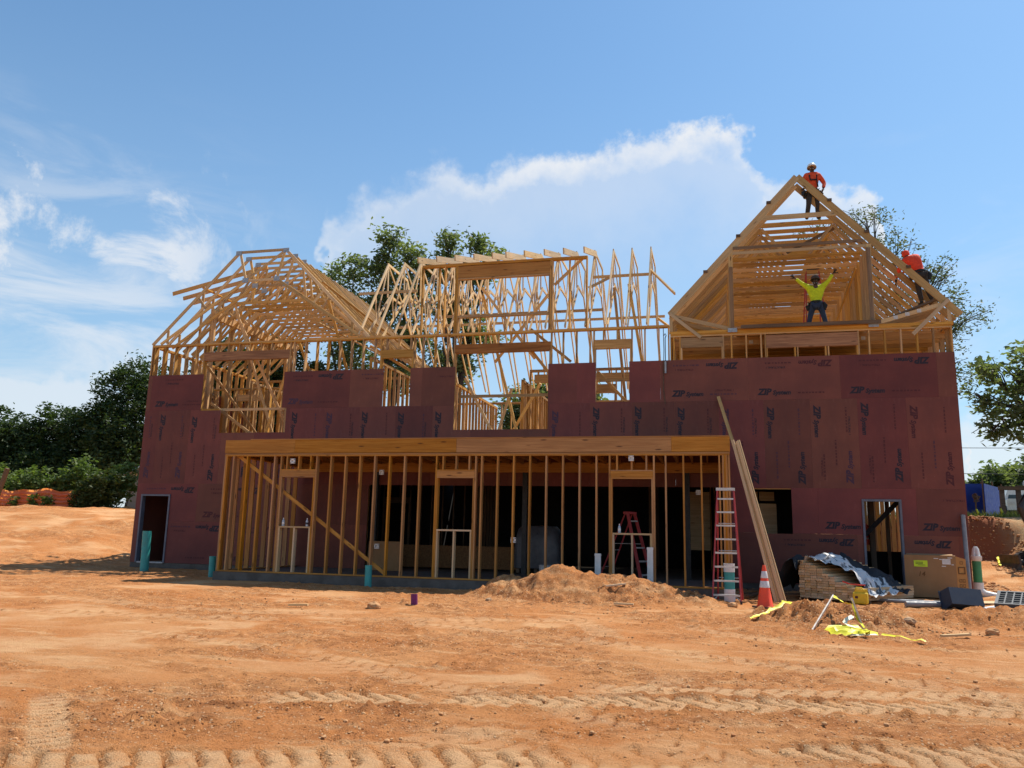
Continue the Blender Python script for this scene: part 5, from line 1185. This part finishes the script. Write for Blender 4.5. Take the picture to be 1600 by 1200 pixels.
# ------------------------------------------------------------------ right edge: excavator, bank, fences, van
MAT['iron'] = plain('dirty dark steel', (.035, .032, .03), .6, (.09, .06, .04), 5, .003, 30)
MAT['exc_body'] = plain('dark machine paint', (.03, .03, .032), .4, (.05, .05, .05), 5)
ex = thing('excavator', (24.9, 5.3, gz(24.9, 5.0)), 'dark mini excavator at the right edge with its dozer blade and track in the dirt', 'excavator', None, R(4))
E0 = LOC[ex.name]
for yy in (-.62, .62):
    mb = MB(); L, H_ = 1.9, .56; prof = []
    for i in range(9): a = math.pi/2+math.pi*i/8; prof.append((-L/2+H_/2+math.cos(a)*H_/2, H_/2+math.sin(a)*H_/2))
    for i in range(9): a = -math.pi/2+math.pi*i/8; prof.append((L/2-H_/2+math.cos(a)*H_/2, H_/2+math.sin(a)*H_/2))
    mb.prism(prof, yy-.15, yy+.15, 'y'); tk = mb.build('track', MAT['iron'], ex, E0)
    for x in (-.67, -.3, .05, .4, .67):
        mb = MB(); mb.tube([(x, yy-.17*1, .27 if abs(x) > .6 else .16), (x, yy-.14, .27 if abs(x) > .6 else .16)], .2 if abs(x) > .6 else .09, 16); mb.build('roller', MAT['exc_body'], tk, E0)
    for i in range(16):
        x = -.78+1.56*i/15; mb = MB(); mb.box((x, yy, H_+.012), (.04, .30, .03)); mb.build('cleat', MAT['iron'], tk, E0)
mb = MB(); mb.prism([(-1.42, .02), (-1.30, .0), (-1.26, .2), (-1.30, .46), (-1.36, .46), (-1.33, .2)], -.72, .72, 'y'); mb.build('dozer_blade', MAT['iron'], ex, E0)
for yy in (-.3, .3):
    mb = MB(); mb.tube([(-1.28, yy, .2), (-.5, yy, .32)], .05, 8); mb.build('blade_arm', MAT['iron'], ex, E0)
mb = MB(); mb.prism([(-.62, .68), (.95, .68), (1.0, 1.0), (.9, 1.35), (.35, 1.4), (.25, 1.1), (-.55, 1.0)], -.68, .68, 'y'); mb.build('house', MAT['exc_body'], ex, E0)
mb = MB(); mb.box((-.02, .3, 1.75), (.75, .66, 1.1)); mb.build('cab', MAT['exc_body'], ex, E0)
mb = MB(); mb.tube([(-.6, -.2, .9), (-.95, -.2, 1.9), (-.55, -.2, 2.9), (-.0, -.2, 3.2)], [.11, .12, .11, .09], 8); mb.build('boom', MAT['exc_body'], ex, E0)
mb = MB(); mb.tube([(0, -.2, 3.2), (.55, -.2, 2.3)], [.09, .07], 8); mb.build('stick', MAT['exc_body'], ex, E0)
mb = MB(); mb.prism([(.4, 2.3), (.75, 2.35), (.85, 1.95), (.6, 1.75), (.42, 1.9)], -.5, .1, 'y'); mb.build('bucket', MAT['iron'], ex, E0)

MAT['blue'] = plain('blue fence panel', (.012, .050, .33), .55, (.010, .038, .25), 3)
bf = thing('blue_site_fence', (26.0, 16.6, gz(26, 16.6)), 'bright blue solid site fence on the bank behind the right house corner', 'fence')
for k, (a, b_) in enumerate((((24.6, 16.6), (26.33, 16.8)), ((25.72, 14.5), (27.53, 18.1)))):
    d_ = (Vector((*b_, 0))-Vector((*a, 0))); L = d_.length; ang = math.atan2(d_.y, d_.x)
    z0_ = gz((a[0]+b_[0])/2, (a[1]+b_[1])/2)
    mw = Matrix.Translation((*a, z0_)) @ Matrix.Rotation(ang, 4, 'Z')
    mb = MB(); mb.box((L/2, 0, .62 if k else .70), (L, .03, 1.45 if k else 1.55)); mb.build('panel', MAT['blue'], bf, mw)
    for u in (.02, L/2, L-.02):
        mb = MB(); mb.box((u, .045, .7), (.06, .05, 1.7)); mb.build('post', MAT['graywood'], bf, mw)
wf = thing('timber_fence', (26.6, 13.8, gz(26.6, 13.8)), 'short weathered timber fence of posts and one rail on the grassy bank', 'fence')
for x, h in ((26.15, 1.1), (26.75, 1.3), (28.4, 1.3)):
    z_ = gz(x, 13.75); mb = MB(); mb.box((x, 13.75, z_+h/2), (.16, .14, h)); mb.build('post', MAT['graywood'], wf, Matrix.Identity(4))
z_ = gz(26.7, 13.75); mb = MB(); mb.box((27.3, 13.66, z_+1.18), (2.6, .05, .16)); mb.build('rail', MAT['graywood'], wf, Matrix.Identity(4))
mb = MB(); mb.lathe([(0, .0), (.07, 0), (.07, .14), (.03, .19), (0, .2)], 12); o_ = mb.build('fence_lamp', MAT['white'], wf, Matrix.Translation((26.98, 13.66, z_+1.28)), True)
# parked van beyond the fence
vn = thing('parked_van', (31.4, 27.4, gz(31.4, 27.4)), 'pale van parked beyond the timber fence at the right edge', 'van', None, R(-12))
V0 = LOC[vn.name]; MAT['carwhite'] = plain('white car paint', (.70, .70, .68), .3, (.62, .62, .6), 3); MAT['glass'] = plain('dark car glass', (.06, .085, .09), .08, (.08, .11, .12), 2, spec=.8)
mb = MB(); mb.prism([(-.9, .35), (.9, .35), (.95, .75), (.92, 1.0), (.72, 1.62), (.6, 1.72), (-.6, 1.72), (-.72, 1.62), (-.92, 1.0), (-.95, .75)], -.0, 4.4, 'y'); mb.build('body', MAT['carwhite'], vn, V0)
mb = MB(); mb.prism([(-.88, .4), (.88, .4), (.9, .95), (.8, 1.02), (-.8, 1.02), (-.9, .95)], -.75, .0, 'y'); mb.build('bonnet', MAT['carwhite'], vn, V0)
mb = MB(); mb.add([(-.76, -.02, 1.05), (.76, -.02, 1.05), (.62, .03, 1.6), (-.62, .03, 1.6)], [(0, 1, 2, 3)]); mb.build('windscreen', MAT['glass'], vn, V0)
for s in (-1, 1):
    for y in (-.2, 3.2):
        mb = MB(); mb.tube([(s*.78, y, .33), (s*.96, y, .33)], .33, 18); w = mb.build('wheel', MAT['black'], vn, V0); mb = MB(); mb.tube([(s*.95, y, .33), (s*.965, y, .33)], .19, 14); mb.build('rim', MAT['alu'], w, V0)
    mb = MB(); mb.box((s*.66, -.76, .78), (.3, .03, .16)); mb.build('headlight', MAT['reflect'], vn, V0)
    mb = MB(); mb.box((s*1.03, .35, 1.15), (.18, .08, .16)); mb.build('mirror', MAT['black'], vn, V0)
# survey stakes with tape on the bank
for i, (x, y, h, lab) in enumerate(((24.47, 11.3, .78, 'survey stake with a tuft of brown weed on the grassy bank edge'), (25.36, 11.5, .42, 'shorter survey stake with yellow tape right on the grassy bank edge'))):
    z_ = gz(x, y); t_ = thing('survey_stake', (x, y, z_), lab, 'stake', 'survey stakes on the bank')
    mb = MB(); mb.box((0, 0, h/2), (.05, .03, h)); mb.build('post', MAT['graywood'], t_)
    mb = MB(); mb.tube([(0, -.02, .34), (.03, -.05, .2), (-.02, -.06, .05)], [.03, .05, .06], 6); mb.build('tape', MAT['tape'], t_)
    if i == 0:
        mb = MB()
        for k in range(60):
            a, e_ = random.random()*6.28, random.random()*3.1; p = Vector((math.sin(e_)*math.cos(a), math.sin(e_)*math.sin(a), math.cos(e_)))*random.uniform(.05, .17)+Vector((0, 0, h)); mb.box(p, (.05, .04, .05), rot=Matrix.Rotation(a, 3, 'Z'))
        mb.build('weed', MAT['graywood'], t_)
ribbon([(24.2, 8.3, gz(24.2, 8.3)+.05), (23.8, 7.0, gz(23.8, 7.0)+.08), (23.3, 5.2, gz(23.3, 5.2)+.06)], .09, MAT['tape'], 'yellow tape lying down the face of the right bank', seed=21, crump=.03)

# ------------------------------------------------------------------ planting
def leaf_mat(name, c1, c2, c3, trans=.35, sc=.5):
    m, q, b, o = new_mat(name)
    t = q.new('ShaderNodeTexCoord').outputs['Object']
    col = q.mix(q.ss(q.noise(t, sc, 4, .6), .36, .64), c1, c2)
    col = q.mix(q.ss(q.noise(t, 4.0, 3, .7), .52, .72, 0, .8), col, c3)
    q.put(b.inputs['Base Color'], col); b.inputs['Roughness'].default_value = .55; b.inputs['Specular IOR Level'].default_value = .25
    tr_ = q.new('ShaderNodeBsdfTranslucent'); q.put(tr_.inputs[0], q.mix(1.0, col, (1.2, 1.35, .55), 'MULTIPLY'))
    ms = q.new('ShaderNodeMixShader'); ms.inputs[0].default_value = trans
    q.nt.links.new(b.outputs[0], ms.inputs[1]); q.nt.links.new(tr_.outputs[0], ms.inputs[2]); q.nt.links.new(ms.outputs[0], o.inputs[0])
    return m
MAT['leaf'] = leaf_mat('pecan leaves', (.115, .145, .072), (.155, .185, .09), (.20, .21, .11), .5)
MAT['leaf_dark'] = leaf_mat('dark oak leaves', (.030, .054, .019), (.050, .080, .026), (.095, .125, .045), .35, .8)
MAT['leaf_thin'] = leaf_mat('thin olive leaves', (.085, .10, .055), (.11, .12, .06), (.13, .12, .06), .4)
MAT['leaf_vine'] = leaf_mat('vine leaves', (.075, .12, .034), (.12, .175, .048), (.22, .25, .11), .42, 1.2)
MAT['leaf_bush'] = leaf_mat('bush leaves', (.045, .07, .020), (.07, .10, .028), (.10, .075, .03), .3, 1.4)
MAT['bark'] = plain('bark', (.085, .062, .045), .95, (.05, .038, .03), 6, .02, 12)
def leaf_cloud(name, centres, radii, per, size, mat, seed, flat=.5, clump=.45, parent=None, kind=None):
    """leaf faces gathered in clumps through a set of ellipsoids"""
    rg = np.random.default_rng(seed); C_ = []
    vol = np.array([r_[0]*r_[1]*r_[2] for r_ in radii])**(2/3); tot = per
    for c, r_, w in zip(centres, radii, vol/vol.sum()):
        n = max(6, int(tot*w/22)); u = rg.normal(size=(n, 3)); u /= np.linalg.norm(u, axis=1)[:, None]
        rr = rg.random(n)**.45
        P = np.array(c)+u*rr[:, None]*np.array(r_)
        rad_ = clump*(.55+.9*rg.random(n))
        L = np.repeat(P, 22, 0)+rg.normal(size=(n*22, 3))*np.repeat(rad_, 22)[:, None]*np.array([.62, .62, .42])
        C_.append(L)
    P = np.concatenate(C_); n = len(P)
    a = rg.normal(size=(n, 3)); a[:, 2] *= flat; a /= np.linalg.norm(a, axis=1)[:, None]
    b_ = rg.normal(size=(n, 3)); b_ -= a*(a*b_).sum(1)[:, None]; b_ /= np.linalg.norm(b_, axis=1)[:, None]
    s = size*(.6+.8*rg.random(n))[:, None]
    V = np.stack([P-a*s, P+b_*s*.42, P+a*s, P-b_*s*.42], 1).reshape(-1, 3)
    me = bpy.data.meshes.new(name); me.vertices.add(len(V)); me.vertices.foreach_set('co', V.astype(np.float32).ravel())
    me.loops.add(len(V)); me.loops.foreach_set('vertex_index', np.arange(len(V), dtype=np.int32))
    me.polygons.add(n); me.polygons.foreach_set('loop_start', np.arange(0, len(V), 4, dtype=np.int32)); me.update(calc_edges=True); me.materials.append(mat)
    return add_mesh(name, me, parent)
def tree(label, base, blobs, nleaf, size, mat, seed, trunk_r=.3, fork=.35, group=None, clump=.45, twigs=5, cat='tree'):
    x, y = base; z = gz(x, y); rg = random.Random(seed)
    t_ = thing('tree', (x, y, z), label, cat, group)
    leaf_cloud('crown', [b_[0] for b_ in blobs], [b_[1] for b_ in blobs], nleaf, size, mat, seed, parent=t_, clump=clump)
    top = max(b_[0][2] for b_ in blobs); fz = z+(top-z)*fork
    mb = MB(); cx_ = sum(b_[0][0] for b_ in blobs)/len(blobs); cy_ = sum(b_[0][1] for b_ in blobs)/len(blobs)
    f_ = Vector((x+(cx_-x)*.3, y+(cy_-y)*.3, fz))
    mb.tube([(x, y, z-.3), (x+.05, y, z+.6), (f_.x*.6+x*.4, f_.y, z+(fz-z)*.55), f_], [trunk_r*1.35, trunk_r, trunk_r*.85, trunk_r*.72], 10)
    for c, r_ in blobs:
        c = Vector(c); m_ = f_.lerp(c, .5)+Vector((rg.uniform(-.5, .5), rg.uniform(-.5, .5), .5))
        mb.tube([f_, m_, c+Vector((0, 0, -r_[2]*.2))], [trunk_r*.5, trunk_r*.3, trunk_r*.10], 7)
        for k in range(twigs):
            e_ = c+Vector((rg.uniform(-1, 1)*r_[0], rg.uniform(-1, 1)*r_[1], rg.uniform(-.6, .95)*r_[2]))*.9
            st_ = m_.lerp(c, rg.uniform(.1, .9)); mb.tube([st_, st_.lerp(e_, .5)+Vector((0, 0, .25)), e_], [trunk_r*.14, trunk_r*.08, .012], 5, cap=False)
    mb.build('trunk', MAT['bark'], t_, Matrix.Identity(4), True); return t_
# three pecans behind the middle of the house
tree('small pecan tree behind the left roof slope, left of the two big ones', (-7.6, 22.5), [((-8.6, 22, 17.3), (.7, .9, 1.2)), ((-7.2, 22, 17.6), (.9, 1.0, 1.2)), ((-7.6, 22.2, 15.3), (1.7, 1.5, 1.3)), ((-6.6, 22.3, 14.6), (1.0, 1.2, 1.0)), ((-7.2, 22.5, 12.6), (1.6, 1.6, 1.8))], 5200, .15, MAT['leaf'], 31, .20, .45)
tree('tall pecan tree with a pointed crown rising behind the middle trusses', (-4.4, 22.8), [((-4.9, 22.2, 19.5), (.8, .9, 1.1)), ((-5.3, 22.3, 17.6), (1.2, 1.2, 1.3)), ((-3.3, 22, 18.4), (.8, .9, .8)), ((-2.6, 22, 17.7), (.6, .8, .5)), ((-4.0, 22.4, 16.2), (1.7, 1.5, 1.2)), ((-5.6, 22.4, 15.0), (1.3, 1.3, 1.2)), ((-3.7, 22.8, 13.4), (1.7, 1.6, 1.3)), ((-4.4, 23, 10.9), (1.6, 1.5, 1.3))], 9500, .15, MAT['leaf'], 32, .32, .4)
tree('broad pecan tree behind the dormer rafter tails', (-.3, 22.6), [((-.9, 22, 18.9), (.9, 1.0, .9)), ((.9, 22, 18.9), (.7, .9, .8)), ((2.1, 22, 17.9), (.9, 1.0, .6)), ((-2.0, 22.2, 17.4), (1.0, 1.2, .9)), ((-.4, 22.2, 17.3), (1.2, 1.2, .9)), ((1.0, 22.3, 17.0), (.9, 1.0, .7)), ((-.8, 22.4, 15.0), (1.7, 1.6, 1.2)), ((1.0, 22.6, 13.2), (1.3, 1.5, 1.2)), ((-.8, 22.8, 11.2), (1.7, 1.8, 1.6))], 9500, .15, MAT['leaf'], 33, .32, .4)
tree('low green tree seen through the big middle opening', (4.2, 24.5), [((3.6, 24, 8.8), (1.6, 1.5, 1.6)), ((5.3, 24, 9.6), (1.6, 1.5, 1.5)), ((4.4, 24, 7.2), (2.4, 2.0, 1.8)), ((7.0, 24.6, 9.8), (1.4, 1.4, 1.2)), ((6.6, 24.5, 8.0), (1.6, 1.5, 1.5))], 12000, .17, MAT['leaf'], 34, .2, .4)
# dark oaks behind the west wing and along the left skyline
for i, (bx, by, top, w, lab) in enumerate(((-13.0, 18.5, 12.6, 2.2, 'dark oak behind the west wing, left of its window opening'), (-10.4, 19.5, 13.1, 2.2, 'dark oak behind the west wing, under the roof trusses'), (-8.6, 20.5, 11.4, 1.9, 'dark oak behind the west wing, right of its window opening'))):
    tree(lab, (bx, by), [((bx, by, top-1.5), (w*.7, w*.7, 1.6)), ((bx-.8, by, top-3.4), (w, w, 2.0)), ((bx+.9, by+.4, top-4.6), (w, w, 2.0)), ((bx, by, top-7.0), (w*1.2, w, 2.6))], 12500, .17, MAT['leaf_dark'], 41+i, .28, .3)
for i, (bx, by, top, w, lab) in enumerate(((-26.4, 27.5, 13.9, 3.2, 'tallest dark oak against the left edge of the house'), (-29.6, 27, 10.6, 2.6, 'dark rounded oak left of the tallest oak'), (-32.6, 26.5, 10.2, 2.7, 'dark oak with an even crown in the middle of the left treeline'),
                                   (-35.0, 26, 9.4, 2.4, 'low dark oak second from the left edge'), (-37.6, 25.4, 10.2, 2.7, 'dark oak at the far left edge of the treeline'), (-40.5, 25.0, 10.5, 3.0, 'dark oak just beyond the left edge of the treeline'))):
    tree(lab, (bx, by), [((bx, by, top-1.6), (w*.62, w*.62, 1.7)), ((bx-w*.45, by, top-3.0), (w*.75, w*.8, 2.0)), ((bx+w*.5, by+.3, top-3.6), (w*.75, w*.8, 2.1)), ((bx, by-.5, top-5.6), (w*1.1, w, 2.4)), ((bx, by-.8, top-8.0), (w*1.25, w, 2.4))], 20000, .15, MAT['leaf_dark'], 51+i, .32, .3, 'dark treeline to the left')
# thin-leaved tree behind the tall gable
tree('thin leaved tree spreading behind the right gable and its rake', (24.2, 21.0), [((22.8, 20, 18.0), (1.3, 1.2, .8)), ((20.6, 20, 17.4), (1.4, 1.2, .8)), ((24.0, 20, 16.2), (1.4, 1.3, 1.2)), ((26.0, 20, 15.0), (1.1, 1.2, .8)), ((25.8, 20, 13.7), (1.7, 1.4, 1.0)), ((24.0, 20.3, 13.4), (2.0, 1.5, 1.4)), ((27.0, 20, 12.4), (1.5, 1.3, .9)), ((25.6, 20, 11.2), (1.8, 1.4, 1.0)), ((22.0, 20.4, 14.5), (2.2, 1.5, 1.5)), ((26.4, 20, 9.6), (1.4, 1.3, 1.0)), ((23.4, 20.4, 10.8), (2.0, 1.5, 1.4))], 9000, .085, MAT['leaf_thin'], 61, .20, .35, None, .40, 18)
# nearer leafy tree at the right edge
tree('leafy green tree overhanging the bank at the right edge', (29.6, 15.5), [((28.0, 14, 9.2), (1.2, 1.4, 1.0)), ((27.2, 14, 8.2), (1.5, 1.5, .9)), ((26.1, 14, 8.6), (.8, 1.0, .5)), ((28.6, 14.4, 7.2), (2.2, 1.8, 1.1)), ((26.7, 14, 6.9), (1.3, 1.2, .6)), ((27.8, 14, 5.9), (1.5, 1.3, .55)), ((25.9, 14, 6.1), (.9, .9, .4)), ((29.8, 14.6, 10.0), (1.8, 1.8, 1.5)), ((30.6, 15, 7.2), (2.0, 2.0, 1.6)), ((25.6, 14, 7.4), (.5, .7, .5))], 7000, .13, MAT['leaf'], 62, .34, .45, None, .36, 8)
for i, (bx, by, top, w, lab) in enumerate(((42.2, 77, 8.2, 2.6, 'small far green tree beside the right house corner, above the blue fence'), (45.2, 77, 10.4, 2.8, 'far rounded green tree in the gap right of the house'), (49.0, 78, 11.4, 3.6, 'far broad green tree at the right edge below the roof'))):
    tree(lab, (bx, by), [((bx, by, top-1.4), (w*.7, w*.7, 1.4)), ((bx-w*.5, by, top-3), (w*.8, w*.8, 1.8)), ((bx+w*.5, by, top-3.2), (w*.8, w*.8, 1.8)), ((bx, by, top-5), (w*1.2, w, 2.2))], 5200, .30, MAT['leaf'], 71+i, .3, .3, None, .6)
# vine-covered hedge, bush and orange safety fence on the left
dirF = Vector((4.29, 1.05, 0)).normalized()
def along(u, off=0.0):      # u metres along the fence line from its left end
    p = Vector((-26.4, 11.1, 0))+dirF*u+Vector((-dirF.y, dirF.x, 0))*off; return p.x, p.y
hg = thing('vine_hedge', (*along(4), gz(*along(4))), 'tall mound of vines behind the orange fence at the left', 'hedge')
cs = []; rs = []
for k in range(17):
    u = .2+k*.66; h = 1.75+.35*math.sin(k*1.7)+.2*math.sin(k*.6); px, py = along(u, .75); h *= 1.18; cs.append((px, py, gz(px, py)+h*.62)); rs.append((.62, .55, h*.46))
leaf_cloud('foliage', cs, rs, 11500, .125, MAT['leaf_vine'], 81, parent=hg, clump=.26)
mb = MB()
for k in range(14):
    px, py = along(.4+k*.8, .8); mb.tube([(px, py, gz(px, py)-.1), (px+.2, py, gz(px, py)+.8), (px-.1, py+.1, gz(px, py)+1.6)], [.03, .02, .01], 5)
mb.build('stem', MAT['bark'], hg, Matrix.Identity(4))
for k, (u, off, h, w, n, lab) in enumerate(((9.6, .0, 2.1, 1.2, 5200, 'dense rounded bush against the left house corner'), (8.9, -.1, 1.15, .6, 1800, 'reddish green bush at the right end of the orange fence'))):
    px, py = along(u, off); z_ = gz(px, py); t_ = thing('bush', (px, py, z_), lab, 'bush')
    leaf_cloud('foliage', [(px, py, z_+h*.45), (px+w*.6, py, z_+h*.5), (px-w*.5, py+.1, z_+h*.35)], [(w*.8, .7, h*.48), (w*.7, .6, h*.5), (w*.6, .6, h*.4)], n, .095, MAT['leaf_bush'], 91+k, parent=t_, clump=.2)
    mb = MB(); mb.tube([(px, py, z_-.1), (px, py, z_+h*.6)], [.05, .02], 6); mb.build('stem', MAT['bark'], t_, Matrix.Identity(4))
MAT['safety'] = leaf_mat('orange safety mesh', (.95, .36, .22), (.90, .24, .12), (.95, .55, .42), .55, 2.0)
sf = thing('safety_fence', (*along(4, 0), gz(*along(4, 0))), 'sagging orange plastic safety fence under the vines at the left', 'fence')
V = []; F = []; nu = 60
prof = [(.0, .02), (.10, .10), (.02, .2), (.13, .28), (.03, .38), (.10, .46), (.0, .55), (.09, .63), (.01, .72), (.05, .82)]
for i in range(nu+1):
    u = .1+8.6*i/nu; sag = .07*math.sin(u*2.1)+.05*math.sin(u*4.7)
    for j, (o_, h) in enumerate(prof):
        px, py = along(u, -o_*(1.25+.3*math.sin(u*.9))-.05); V.append((px, py, gz(px, py)+max(.0, 1.15*h*(1+sag*1.0)+.012*math.sin(u*1.7))))
m_ = len(prof)
F = [(i*m_+j, (i+1)*m_+j, (i+1)*m_+j+1, i*m_+j+1) for i in range(nu) for j in range(m_-1)]
add_mesh('mesh_sheet', mesh_from('mesh_sheet', V, F, MAT['safety'], False), sf)
for u in (.3, 2.7, 5.2, 7.8):
    px, py = along(u, .05); mb = MB(); mb.tube([(px, py, gz(px, py)-.1), (px, py, gz(px, py)+1.0)], .025, 6); mb.build('post', MAT['iron'], sf, Matrix.Identity(4))
cs = []; rs = []
for u in (.4, 1.5, 3.9, 5.4, 6.4, 7.2): px, py = along(u, -.25); cs.append((px, py, gz(px, py)+.3+.2*math.sin(u*3))); rs.append((.28, .15, .36))
hv = thing('creeper', (*along(3.8, -.25), gz(*along(3.8, -.25))), 'trails of vine hanging down over the orange safety fence', 'creeper'); leaf_cloud('foliage', cs, rs, 1300, .095, MAT['leaf_vine'], 83, parent=hv, clump=.16)
o_ = member('leaning_post', (-20.96, 10.9, 2.6), (-20.45, 10.85, 4.15), (0, 1, 0), .16, .18, MAT['graywood'], None); tag(o_, 'leaning gray wooden post among the vines at the far left', 'post')
# buildings in the distance
MAT['metalroof'] = plain('pale metal roof', (.55, .56, .55), .5, (.45, .46, .46), 3); MAT['siding'] = plain('tan siding', (.42, .34, .25), .8, (.36, .29, .21), 3); MAT['shingle'] = plain('brown shingles', (.16, .11, .08), .9, (.11, .08, .06), 9)
sh = thing('shed', (-18.0, 19.0, gz(-18, 19)), 'small shed with a pale metal roof behind the bush at the left', 'shed')
zb = gz(-18, 19); mb = MB(); mb.box((-17.6, 19.6, zb+1.0), (3.4, 2.4, 2.0)); mb.build('wall', MAT['siding'], sh, Matrix.Identity(4))
mb = MB(); mb.prism([(-19.9, zb+1.95), (-17.6, zb+2.95), (-15.3, zb+1.95), (-15.3, zb+1.87), (-17.6, zb+2.87), (-19.9, zb+1.87)], 18.2, 21.0, 'y'); mb.build('roof', MAT['metalroof'], sh, Matrix.Identity(4))
hb = thing('neighbour_house', (47.4, 66.5, gz(45.6, 66.5)), 'far tan house with a brown gable roof at the right edge', 'house'); zb = gz(45.6, 66.5)
mb = MB(); mb.box((49.4, 67, zb+3.2), (6.0, 6, 6.4)); mb.build('wall', MAT['siding'], hb, Matrix.Identity(4))
mb = MB(); mb.prism([(45.8, zb+6.2), (49.4, zb+9.6), (53.0, zb+6.2), (53.0, zb+5.95), (49.4, zb+9.35), (45.8, zb+5.95)], 63.6, 70.4, 'y'); mb.build('roof', MAT['shingle'], hb, Matrix.Identity(4))
mb = MB(); mb.prism([(46.4, zb+6.3), (49.4, zb+9.2), (52.4, zb+6.3)], 63.95, 64.05, 'y'); mb.build('gable', MAT['siding'], hb, Matrix.Identity(4))
ph = thing('pale_building', (5.9, 20.5, gz(5.9, 20.5)), 'pale tan building side seen through the right half of the big middle opening', 'building'); zb = gz(5.9, 20.5)
mb = MB(); mb.box((6.3, 21.5, zb+3.0), (3.0, 2.0, 6.0)); mb.build('wall', MAT['siding'], ph, Matrix.Identity(4)); mb = MB(); mb.prism([(4.6, zb+5.9), (6.3, zb+6.9), (8.0, zb+5.9)], 20.3, 22.7, 'y'); mb.build('roof', MAT['metalroof'], ph, Matrix.Identity(4))
mb = MB(); mb.box((6.2, 20.47, zb+3.2), (.7, .06, 1.1)); mb.build('window', MAT['glass'], ph, Matrix.Identity(4))
for k, (z_, lab) in enumerate(((11.4, 'upper overhead wire in the gap right of the house'), (9.0, 'lower overhead wire in the gap right of the house'))):
    mb = MB(); P_ = [(10+5*i, 60.0, z_-1.2+.03*(i-8)**2*.3) for i in range(17)]; mb.tube(P_, .03, 5); o_ = mb.build('overhead_wire', MAT['black']); tag(o_, lab, 'wire', 'overhead wires')
# grass on the bank top
rg = np.random.default_rng(5); n = 9000
px = rg.uniform(21.4, 34, n); py = rg.uniform(8.6, 19, n); k = (py > 9.3) & ((px < 23.6) | (py > 10.2)); px, py = px[k], py[k]; n = len(px); z = terrain(px, py)
a = rg.random(n)*6.28; h = .10+.26*rg.random(n)**2; w = .012+.012*rg.random(n); lx = rg.normal(size=n)*.10; ly = rg.normal(size=n)*.10
V = np.stack([np.stack([px-w*np.cos(a), py-w*np.sin(a), z-.02], -1), np.stack([px+w*np.cos(a), py+w*np.sin(a), z-.02], -1), np.stack([px+lx, py+ly, z+h], -1)], 1).reshape(-1, 3)
me = bpy.data.meshes.new('grass'); me.from_pydata(V.tolist(), [], np.arange(len(V)).reshape(-1, 3).tolist()); MAT['grass'] = leaf_mat('grass blades', (.10, .14, .03), (.16, .18, .05), (.24, .21, .09), .3, 2); me.materials.append(MAT['grass'])
tag(add_mesh('grass', me), kind='stuff')
